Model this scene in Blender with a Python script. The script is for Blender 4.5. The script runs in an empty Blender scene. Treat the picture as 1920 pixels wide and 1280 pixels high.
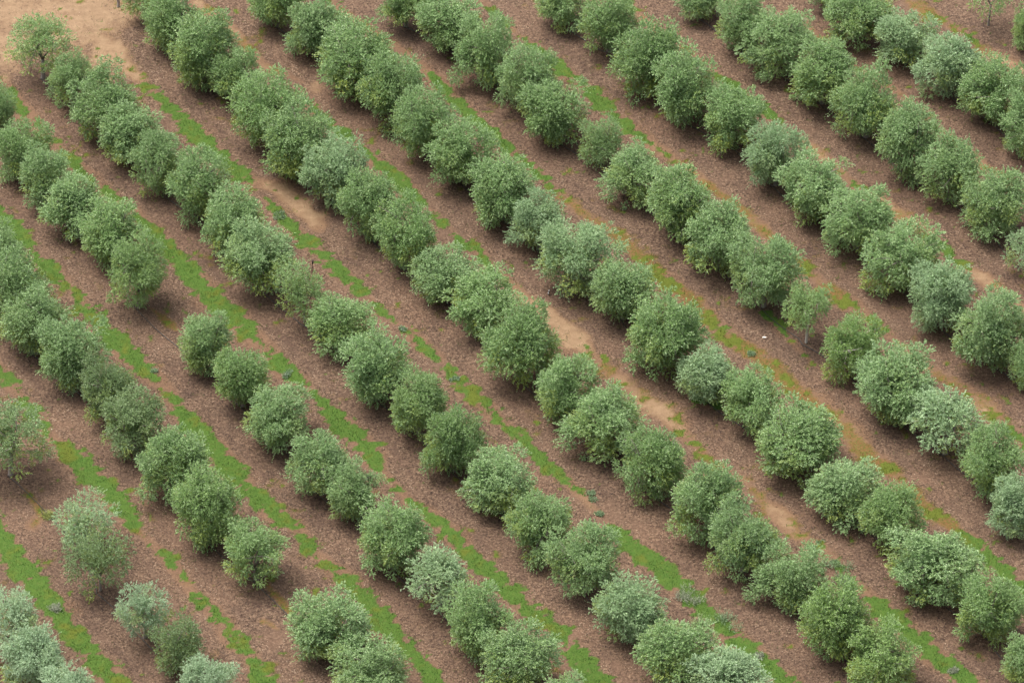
# Olive grove on a slope seen from the air under a thin overcast. Blender 4.5, units are metres.
import bpy, math, random
import numpy as np

scene = bpy.context.scene
col = scene.collection
R = math.radians

# ------------------------------------------------------------------ camera
cam_d = bpy.data.cameras.new('camera')
cam = bpy.data.objects.new('camera', cam_d)
col.objects.link(cam)
PITCH = R(38.0)
DIST = 365.0
cam.location = (0, -DIST * math.cos(PITCH), DIST * math.sin(PITCH))
cam.rotation_euler = (R(90) - PITCH, 0, 0)
cam_d.sensor_width = 36
cam_d.lens = 180
cam_d.clip_start = 1
cam_d.clip_end = 6000
scene.camera = cam

# ------------------------------------------------------------------ sky, sun, exposure
SUN_EL, SUN_AZ = 66.0, -60.0          # azimuth clockwise from +Y
world = bpy.data.worlds.new('World')
scene.world = world
world.use_nodes = True
wn = world.node_tree
bg = wn.nodes['Background']
sky = wn.nodes.new('ShaderNodeTexSky')
sky.sky_type = 'NISHITA'
sky.sun_disc = False
sky.sun_elevation = R(SUN_EL)
sky.sun_rotation = R(SUN_AZ)
sky.dust_density = 6.0
sky.air_density = 1.0
sky.ozone_density = 1.0
hs = wn.nodes.new('ShaderNodeHueSaturation')      # a thin overcast: the sky is greyer than a clear one
hs.inputs['Saturation'].default_value = 0.35
wn.links.new(sky.outputs[0], hs.inputs['Color'])
wn.links.new(hs.outputs[0], bg.inputs[0])
bg.inputs[1].default_value = 0.14
sd = bpy.data.lights.new('sun', 'SUN')
sd.energy = 1.7
sd.angle = R(32)
sd.color = (1.0, 0.93, 0.84)
sun = bpy.data.objects.new('sun', sd)
col.objects.link(sun)
sun.rotation_euler = (R(90 - SUN_EL), 0, R(180 - SUN_AZ))
sun.location = (0, 0, 60)
scene.view_settings.view_transform = 'Standard'
scene.view_settings.look = 'None'
scene.view_settings.gamma = 1
scene.view_settings.exposure = 1.1
scene.render.engine = 'CYCLES'
scene.cycles.max_bounces = 8
scene.cycles.diffuse_bounces = 5
scene.cycles.transparent_max_bounces = 8

# ------------------------------------------------------------------ survey data (metres on the ground)
# tree: x, y, crown half width, crown half height, crown centre height, look, leaf density, label
ROWS = [
  [(-33.17, -33.35, 2.2, 2.35, 2.87, 'pale', 0.75, 'faded yellowish olive tree at the left edge near the bottom'), (-31.28, -36.87, 2.03, 2.08, 2.38, 'white', 1, 'silvery olive tree, second from the upper end of the first row from lower left'), (-28.69, -40.06, 1.91, 1.91, 2.21, 'white', 1, 'silvery olive tree, third from the upper end of the first row from lower left')],
  [(-34.59, -14.88, 2.76, 2.46, 3.46, 'dull', 0.8, 'dull brownish olive tree at the left edge above the young yellow-green sapling'), (-28.83, -22.57, 2.13, 1.95, 2.25, 'silver', 0.65, 'silvery olive tree, second from the upper end of the second row from lower left'), (-27.63, -27.2, 2.15, 2.2, 2.72, 'dull', 0.65, 'dull olive tree, third from the upper end of the second row from lower left'), (-24.35, -31.96, 1.73, 2.11, 2.41, 'white', 0.85, 'pale silvery upright olive tree touching a dark green one near bottom left'), (-21.96, -35.06, 1.76, 1.9, 2.2, 'dark', 0.8, 'dark green olive tree right beside a pale silvery one near bottom left'), (-19.59, -39.39, 2.0, 2.0, 2.3, 'white', 1, 'silvery olive tree, sixth from the upper end of the second row from lower left')],
  [(-37.43, 7.94, 1.93, 2.09, 2.39, '', 1, 'small olive tree, first from the upper end of the third row from lower left'), (-35.71, 2.57, 2.48, 3.03, 3.33, '', 1, 'full olive tree, second from the upper end of the third row from lower left'), (-33.83, -1.19, 2.24, 2.65, 2.95, '', 1, 'tall olive tree, third from the upper end of the third row from lower left'), (-30.84, -4.98, 2.16, 2.64, 2.94, '', 1, 'tall olive tree, fourth from the upper end of the third row from lower left'), (-28.19, -8.32, 2.02, 2.22, 2.52, 'dark', 1, 'dark olive tree, fifth from the upper end of the third row from lower left'), (-26.14, -12.13, 2.22, 2.22, 2.52, 'dull', 1, 'dull olive tree, sixth from the upper end of the third row from lower left'), (-23.19, -16.95, 2.52, 2.44, 2.74, '', 1, 'full olive tree, seventh from the upper end of the third row from lower left'), (-20.65, -21.85, 2.39, 2.84, 3.14, 'bright', 1, 'yellowish olive tree, eighth from the upper end of the third row from lower left'), (-17.22, -26.05, 2.15, 1.92, 2.6, '', 1, 'olive tree above the gap in the third row, dark litter and painted shade beside its trunk'), (-11.95, -33.64, 2.55, 2.17, 2.47, '', 1, 'large olive tree below the gap in the third row, near the bottom edge'), (-9.32, -37.83, 2.44, 2.0, 2.3, '', 1, 'large olive tree, eleventh from the upper end of the third row from lower left')],
  [(-38.67, 24.97, 1.6, 1.95, 2.25, '', 1, 'small olive tree, first from the upper end of the fourth row from lower left'), (-36.29, 19.97, 2.22, 2.31, 2.61, '', 1, 'rounded olive tree, second from the upper end of the fourth row from lower left'), (-34.27, 16.69, 1.93, 2.35, 2.65, '', 1, 'small olive tree, third from the upper end of the fourth row from lower left'), (-31.98, 13.11, 2.38, 2.06, 2.36, '', 1, 'rounded olive tree, fourth from the upper end of the fourth row from lower left'), (-29.05, 9.91, 2.42, 2.1, 2.4, '', 1, 'rounded olive tree, fifth from the upper end of the fourth row from lower left'), (-26.81, 4.05, 2.21, 2.65, 3.26, 'bright', 1, 'bright olive tree above the gap in the fourth row from lower left'), (-21.68, -3.13, 1.96, 2.14, 2.44, '', 1, 'olive tree right below the gap in the fourth row from lower left'), (-18.86, -7.37, 1.91, 2.33, 2.63, '', 1, 'small olive tree, eighth from the upper end of the fourth row from lower left'), (-16.1, -11.19, 2.41, 2.04, 2.34, '', 1, 'broad olive tree, ninth from the upper end of the fourth row from lower left'), (-13.23, -16.57, 2.09, 2.32, 2.62, '', 1, 'rounded olive tree, tenth from the upper end of the fourth row from lower left'), (-10.9, -19.14, 1.93, 1.93, 2.23, '', 1, 'rounded olive tree, eleventh from the upper end of the fourth row from lower left'), (-8.03, -24.73, 2.37, 2.55, 2.97, '', 1, 'full olive tree, twelfth from the upper end of the fourth row from lower left'), (-4.89, -28.68, 2.11, 1.72, 2.49, 'silver', 0.8, 'silvery olive tree, thirteenth from the upper end of the fourth row from lower left'), (-2.26, -33.21, 2.22, 2.45, 2.75, '', 1, 'full olive tree, fourteenth from the upper end of the fourth row from lower left'), (0.53, -36.64, 2.41, 2.24, 2.54, '', 1, 'full olive tree, fifteenth from the upper end of the fourth row from lower left'), (3.75, -40.5, 1.91, 1.62, 1.92, '', 1, 'rounded olive tree, sixteenth from the upper end of the fourth row from lower left')],
  [(-35.77, 32.52, 2.44, 2.31, 3.41, 'bright', 0.7, 'loose bright olive tree standing alone on the sandy track, top left corner'), (-33.22, 29.1, 1.78, 2.09, 2.39, '', 1, 'small olive tree, second from the upper end of the fifth row from lower left'), (-30.56, 25.32, 2.48, 2.61, 2.91, '', 1, 'rounded olive tree, third from the upper end of the fifth row from lower left'), (-28.45, 22.22, 2.39, 2.06, 2.36, '', 1, 'rounded olive tree, fourth from the upper end of the fifth row from lower left'), (-26.27, 18.09, 1.97, 2.41, 2.71, '', 1, 'small olive tree, fifth from the upper end of the fifth row from lower left'), (-23.0, 14.99, 2.23, 2.72, 3.02, '', 1, 'tall olive tree, sixth from the upper end of the fifth row from lower left'), (-20.24, 11.04, 2.33, 2.33, 2.63, '', 1, 'rounded olive tree, seventh from the upper end of the fifth row from lower left'), (-17.95, 6.13, 2.7, 2.25, 3.28, '', 1, 'large olive tree, eighth from the upper end of the fifth row from lower left'), (-14.89, 2.05, 1.82, 2.2, 3.01, 'bright', 0.6, 'thin olive tree by a dark stake, its trunk foot visible'), (-12.08, -0.52, 2.31, 1.93, 2.23, '', 1, 'broad olive tree, tenth from the upper end of the fifth row from lower left'), (-9.41, -6.65, 2.47, 2.71, 3.01, '', 1, 'full olive tree, eleventh from the upper end of the fifth row from lower left'), (-6.47, -10.46, 1.97, 2.4, 2.7, 'bright', 1, 'yellowish olive tree, twelfth from the upper end of the fifth row from lower left'), (-3.94, -14.44, 2.02, 2.47, 2.77, '', 1, 'tall olive tree, thirteenth from the upper end of the fifth row from lower left'), (-0.84, -18.35, 2.44, 2.26, 2.56, '', 1, 'full olive tree, fourteenth from the upper end of the fifth row from lower left'), (1.81, -22.87, 2.27, 2.16, 2.46, '', 1, 'rounded olive tree, fifteenth from the upper end of the fifth row from lower left'), (4.83, -27.2, 2.36, 2.25, 3.0, '', 1, 'full olive tree, sixteenth from the upper end of the fifth row from lower left'), (7.9, -31.82, 2.23, 2.23, 2.53, 'silver', 1, 'silvery olive tree, seventeenth from the upper end of the fifth row from lower left'), (10.86, -36.26, 2.59, 2.04, 2.85, '', 1, 'large olive tree, eighteenth from the upper end of the fifth row from lower left'), (14.04, -38.85, 2.52, 1.99, 2.29, 'silver', 1, 'large silvery olive tree, nineteenth from the upper end of the fifth row from lower left')],
  [(-28.03, 40.47, 1.86, 2.18, 2.48, '', 1, 'small olive tree, first from the upper end of the sixth row from lower left'), (-26.18, 36.67, 2.3, 2.39, 2.69, '', 1, 'rounded olive tree, second from the upper end of the sixth row from lower left'), (-23.5, 32.18, 2.64, 2.83, 3.13, '', 1, 'full olive tree, third from the upper end of the sixth row from lower left'), (-21.0, 29.79, 2.06, 2.0, 2.3, '', 1, 'small olive tree, fourth from the upper end of the sixth row from lower left'), (-18.34, 24.55, 2.68, 2.87, 3.17, '', 1, 'full olive tree, fifth from the upper end of the sixth row from lower left'), (-15.95, 20.22, 2.5, 2.93, 3.23, '', 1, 'full olive tree, sixth from the upper end of the sixth row from lower left'), (-13.08, 16.67, 2.36, 2.67, 2.97, 'silver', 1, 'silvery olive tree, seventh from the upper end of the sixth row from lower left'), (-10.47, 12.73, 2.24, 2.74, 3.04, '', 1, 'tall olive tree, eighth from the upper end of the sixth row from lower left'), (-7.74, 8.57, 2.4, 2.93, 3.23, '', 1, 'tall olive tree, ninth from the upper end of the sixth row from lower left'), (-4.88, 5.21, 2.38, 1.87, 2.17, '', 1, 'broad olive tree, tenth from the upper end of the sixth row from lower left'), (-2.06, 1.5, 2.55, 2.11, 2.41, '', 1, 'broad olive tree, eleventh from the upper end of the sixth row from lower left'), (0.53, -4.4, 2.56, 2.74, 3.44, '', 1, 'full olive tree, twelfth from the upper end of the sixth row from lower left'), (3.88, -8.28, 2.31, 2.37, 2.67, '', 1, 'rounded olive tree, thirteenth from the upper end of the sixth row from lower left'), (6.48, -12.16, 2.66, 2.29, 2.59, '', 1, 'large olive tree, fourteenth from the upper end of the sixth row from lower left'), (9.6, -16.92, 2.27, 2.5, 2.8, '', 1, 'rounded olive tree, fifteenth from the upper end of the sixth row from lower left'), (13.17, -21.3, 2.54, 2.71, 3.01, '', 1, 'large olive tree, sixteenth from the upper end of the sixth row from lower left'), (15.57, -25.23, 2.3, 2.53, 2.83, '', 1, 'full olive tree, seventeenth from the upper end of the sixth row from lower left'), (18.54, -28.07, 2.46, 2.04, 2.34, '', 1, 'broad olive tree, eighteenth from the upper end of the sixth row from lower left'), (21.42, -33.26, 2.5, 2.62, 2.92, 'bright', 1, 'large yellowish olive tree, nineteenth from the upper end of the sixth row from lower left'), (24.24, -36.43, 2.31, 2.02, 2.32, 'bright', 1, 'yellowish olive tree, twentieth from the upper end of the sixth row from lower left')],
  [(-18.15, 39.45, 2.06, 2.39, 2.69, '', 1, 'small olive tree, first from the upper end of the seventh row from lower left'), (-14.74, 35.48, 2.25, 2.32, 2.62, '', 1, 'rounded olive tree, second from the upper end of the seventh row from lower left'), (-11.68, 30.79, 2.88, 2.81, 3.11, '', 1, 'large olive tree, third from the upper end of the seventh row from lower left'), (-9.1, 27.14, 2.61, 2.81, 3.11, '', 1, 'full olive tree, fourth from the upper end of the seventh row from lower left'), (-6.54, 22.86, 2.29, 2.79, 3.09, '', 1, 'tall olive tree, fifth from the upper end of the seventh row from lower left'), (-3.52, 19.16, 2.53, 2.47, 2.77, '', 1, 'full olive tree, sixth from the upper end of the seventh row from lower left'), (-0.67, 14.73, 2.59, 2.52, 2.82, '', 1, 'full olive tree, seventh from the upper end of the seventh row from lower left'), (1.98, 10.93, 2.02, 2.27, 2.57, 'silver', 1, 'small silvery olive tree, eighth from the upper end of the seventh row from lower left'), (5.05, 6.06, 2.85, 2.78, 3.08, 'silver', 1, 'large silvery olive tree, ninth from the upper end of the seventh row from lower left'), (7.99, 2.64, 2.29, 2.29, 2.59, '', 1, 'rounded olive tree, tenth from the upper end of the seventh row from lower left'), (10.8, -3.02, 2.72, 3.01, 3.31, '', 1, 'large olive tree, eleventh from the upper end of the seventh row from lower left'), (13.68, -6.69, 2.14, 1.86, 2.38, 'silver', 1, 'small silvery olive tree with dark green grass at its foot'), (16.74, -10.03, 2.27, 2.09, 2.55, '', 1, 'rounded olive tree, thirteenth from the upper end of the seventh row from lower left'), (19.74, -14.49, 2.9, 2.41, 2.71, '', 1, 'large olive tree, fourteenth from the upper end of the seventh row from lower left'), (22.71, -19.03, 2.51, 1.98, 2.28, '', 1, 'broad olive tree, fifteenth from the upper end of the seventh row from lower left'), (25.72, -22.45, 2.1, 2.27, 2.57, 'bright', 1, 'yellowish olive tree, sixteenth from the upper end of the seventh row from lower left'), (28.33, -27.43, 2.96, 2.33, 2.63, '', 1, 'broadest olive tree of all, towards the lower right corner'), (31.72, -31.86, 2.16, 2.44, 2.74, '', 1, 'rounded olive tree, eighteenth from the upper end of the seventh row from lower left'), (33.73, -36.07, 1.58, 1.72, 2.02, '', 1, 'small olive tree, nineteenth from the upper end of the seventh row from lower left')],
  [(-8.17, 39.55, 2.06, 1.72, 2.62, '', 1, 'small olive tree, first from the upper end of the eighth row from lower left'), (-4.68, 36.76, 2.46, 2.12, 2.42, '', 1, 'rounded olive tree, second from the upper end of the eighth row from lower left'), (-2.12, 32.32, 2.6, 2.73, 3.03, '', 1, 'full olive tree, third from the upper end of the eighth row from lower left'), (1.13, 28.33, 2.26, 2.75, 3.05, '', 1, 'tall olive tree, fourth from the upper end of the eighth row from lower left'), (3.2, 24.58, 2.28, 2.34, 2.64, '', 1, 'rounded olive tree, fifth from the upper end of the eighth row from lower left'), (6.57, 21.54, 1.71, 1.96, 2.26, '', 0.85, 'small olive tree, sixth from the upper end of the eighth row from lower left'), (9.14, 16.99, 2.24, 2.18, 2.48, '', 1, 'rounded olive tree, seventh from the upper end of the eighth row from lower left'), (12.27, 12.78, 2.54, 2.6, 2.9, '', 1, 'full olive tree, eighth from the upper end of the eighth row from lower left'), (15.03, 8.67, 2.55, 2.36, 2.66, '', 1, 'full olive tree, ninth from the upper end of the eighth row from lower left'), (18.1, 4.05, 2.49, 2.49, 3.26, '', 1, 'full olive tree, tenth from the upper end of the eighth row from lower left'), (20.94, -0.19, 1.87, 1.47, 3.39, 'bright', 0.55, 'small thin olive tree with a long bare white trunk'), (23.91, -3.77, 2.11, 2.41, 2.71, 'bright', 1, 'yellowish conical olive tree beside the small bare-trunked one'), (26.9, -8.69, 2.91, 2.6, 2.9, '', 1, 'large olive tree, thirteenth from the upper end of the eighth row from lower left'), (30.03, -12.62, 2.52, 2.08, 2.91, 'silver', 0.85, 'silvery olive tree, fourteenth from the upper end of the eighth row from lower left'), (32.88, -16.69, 2.23, 2.41, 2.71, '', 1, 'rounded olive tree, fifteenth from the upper end of the eighth row from lower left'), (34.55, -21.12, 2.03, 2.48, 2.78, 'silver', 1, 'silvery olive tree, sixteenth from the upper end of the eighth row from lower left')],
  [(3.8, 39.62, 1.98, 1.85, 2.15, '', 1, 'small olive tree, first from the upper end of the ninth row from lower left'), (7.42, 36.1, 2.13, 2.39, 2.69, '', 1, 'small olive tree, second from the upper end of the ninth row from lower left'), (10.46, 30.74, 2.63, 2.95, 3.25, '', 1, 'full olive tree, third from the upper end of the ninth row from lower left'), (13.04, 26.98, 2.53, 2.97, 3.27, '', 1, 'full olive tree, fourth from the upper end of the ninth row from lower left'), (16.47, 23.86, 2.32, 2.32, 2.62, '', 1, 'rounded olive tree, fifth from the upper end of the ninth row from lower left'), (19.55, 18.83, 2.1, 2.56, 2.86, 'silver', 1, 'silvery olive tree, sixth from the upper end of the ninth row from lower left'), (22.14, 15.07, 2.63, 2.37, 2.67, '', 1, 'full olive tree, seventh from the upper end of the ninth row from lower left'), (25.11, 11.01, 2.64, 2.45, 2.75, '', 1, 'full olive tree, eighth from the upper end of the ninth row from lower left'), (28.03, 6.53, 2.81, 2.62, 2.92, '', 1, 'large olive tree, ninth from the upper end of the ninth row from lower left'), (30.69, 1.9, 2.4, 2.52, 2.82, 'silver', 1, 'silvery olive tree, tenth from the upper end of the ninth row from lower left'), (33.95, -2.61, 2.68, 2.98, 3.28, '', 1, 'large olive tree, eleventh from the upper end of the ninth row from lower left'), (36.45, -5.44, 1.6, 1.95, 2.25, '', 1, 'small olive tree, twelfth from the upper end of the ninth row from lower left')],
  [(14.48, 40.84, 1.65, 1.65, 1.95, '', 1, 'small olive tree, first from the upper end of the tenth row from lower left'), (17.72, 36.53, 2.13, 2.39, 2.69, '', 1, 'small olive tree, second from the upper end of the tenth row from lower left'), (20.38, 33.43, 2.65, 2.45, 2.75, '', 1, 'rounded olive tree, third from the upper end of the tenth row from lower left'), (23.49, 29.25, 2.46, 2.59, 2.89, '', 1, 'rounded olive tree, fourth from the upper end of the tenth row from lower left'), (26.56, 24.86, 2.6, 2.79, 3.09, '', 1, 'full olive tree, fifth from the upper end of the tenth row from lower left'), (29.45, 20.39, 2.3, 2.81, 3.11, '', 1, 'tall olive tree, sixth from the upper end of the tenth row from lower left'), (32.33, 17.14, 2.21, 2.52, 2.82, '', 1, 'rounded olive tree, seventh from the upper end of the tenth row from lower left'), (35.31, 13.15, 2.46, 2.52, 2.82, '', 1, 'full olive tree, eighth from the upper end of the tenth row from lower left'), (37.31, 7.78, 1.62, 1.87, 2.17, 'silver', 0.85, 'pale silvery olive tree cut by the right edge, mid height')],
  [(24.89, 42.21, 1.87, 1.47, 1.77, '', 1, 'small olive tree, first from the upper end of the eleventh row from lower left'), (26.57, 37.9, 2.71, 2.13, 2.43, '', 1, 'broad olive tree, second from the upper end of the eleventh row from lower left'), (30.03, 35.15, 2.45, 1.93, 2.23, 'silver', 1, 'silvery olive tree, third from the upper end of the eleventh row from lower left'), (33.05, 30.79, 2.43, 2.3, 2.6, 'silver', 1, 'silvery olive tree, fourth from the upper end of the eleventh row from lower left'), (36.28, 26.82, 2.45, 2.58, 2.88, '', 1, 'rounded olive tree, fifth from the upper end of the eleventh row from lower left'), (38.29, 22.75, 1.95, 2.33, 2.63, '', 1, 'small olive tree, sixth from the upper end of the eleventh row from lower left')],
  [(36.85, 39.55, 1.96, 1.96, 3.04, 'bright', 0.3, 'very thin see-through olive tree at the top right edge'), (39.81, 36.77, 1.48, 1.8, 2.1, 'bright', 1, 'small yellowish olive tree, second from the upper end of the twelfth row from lower left')],
]
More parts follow.
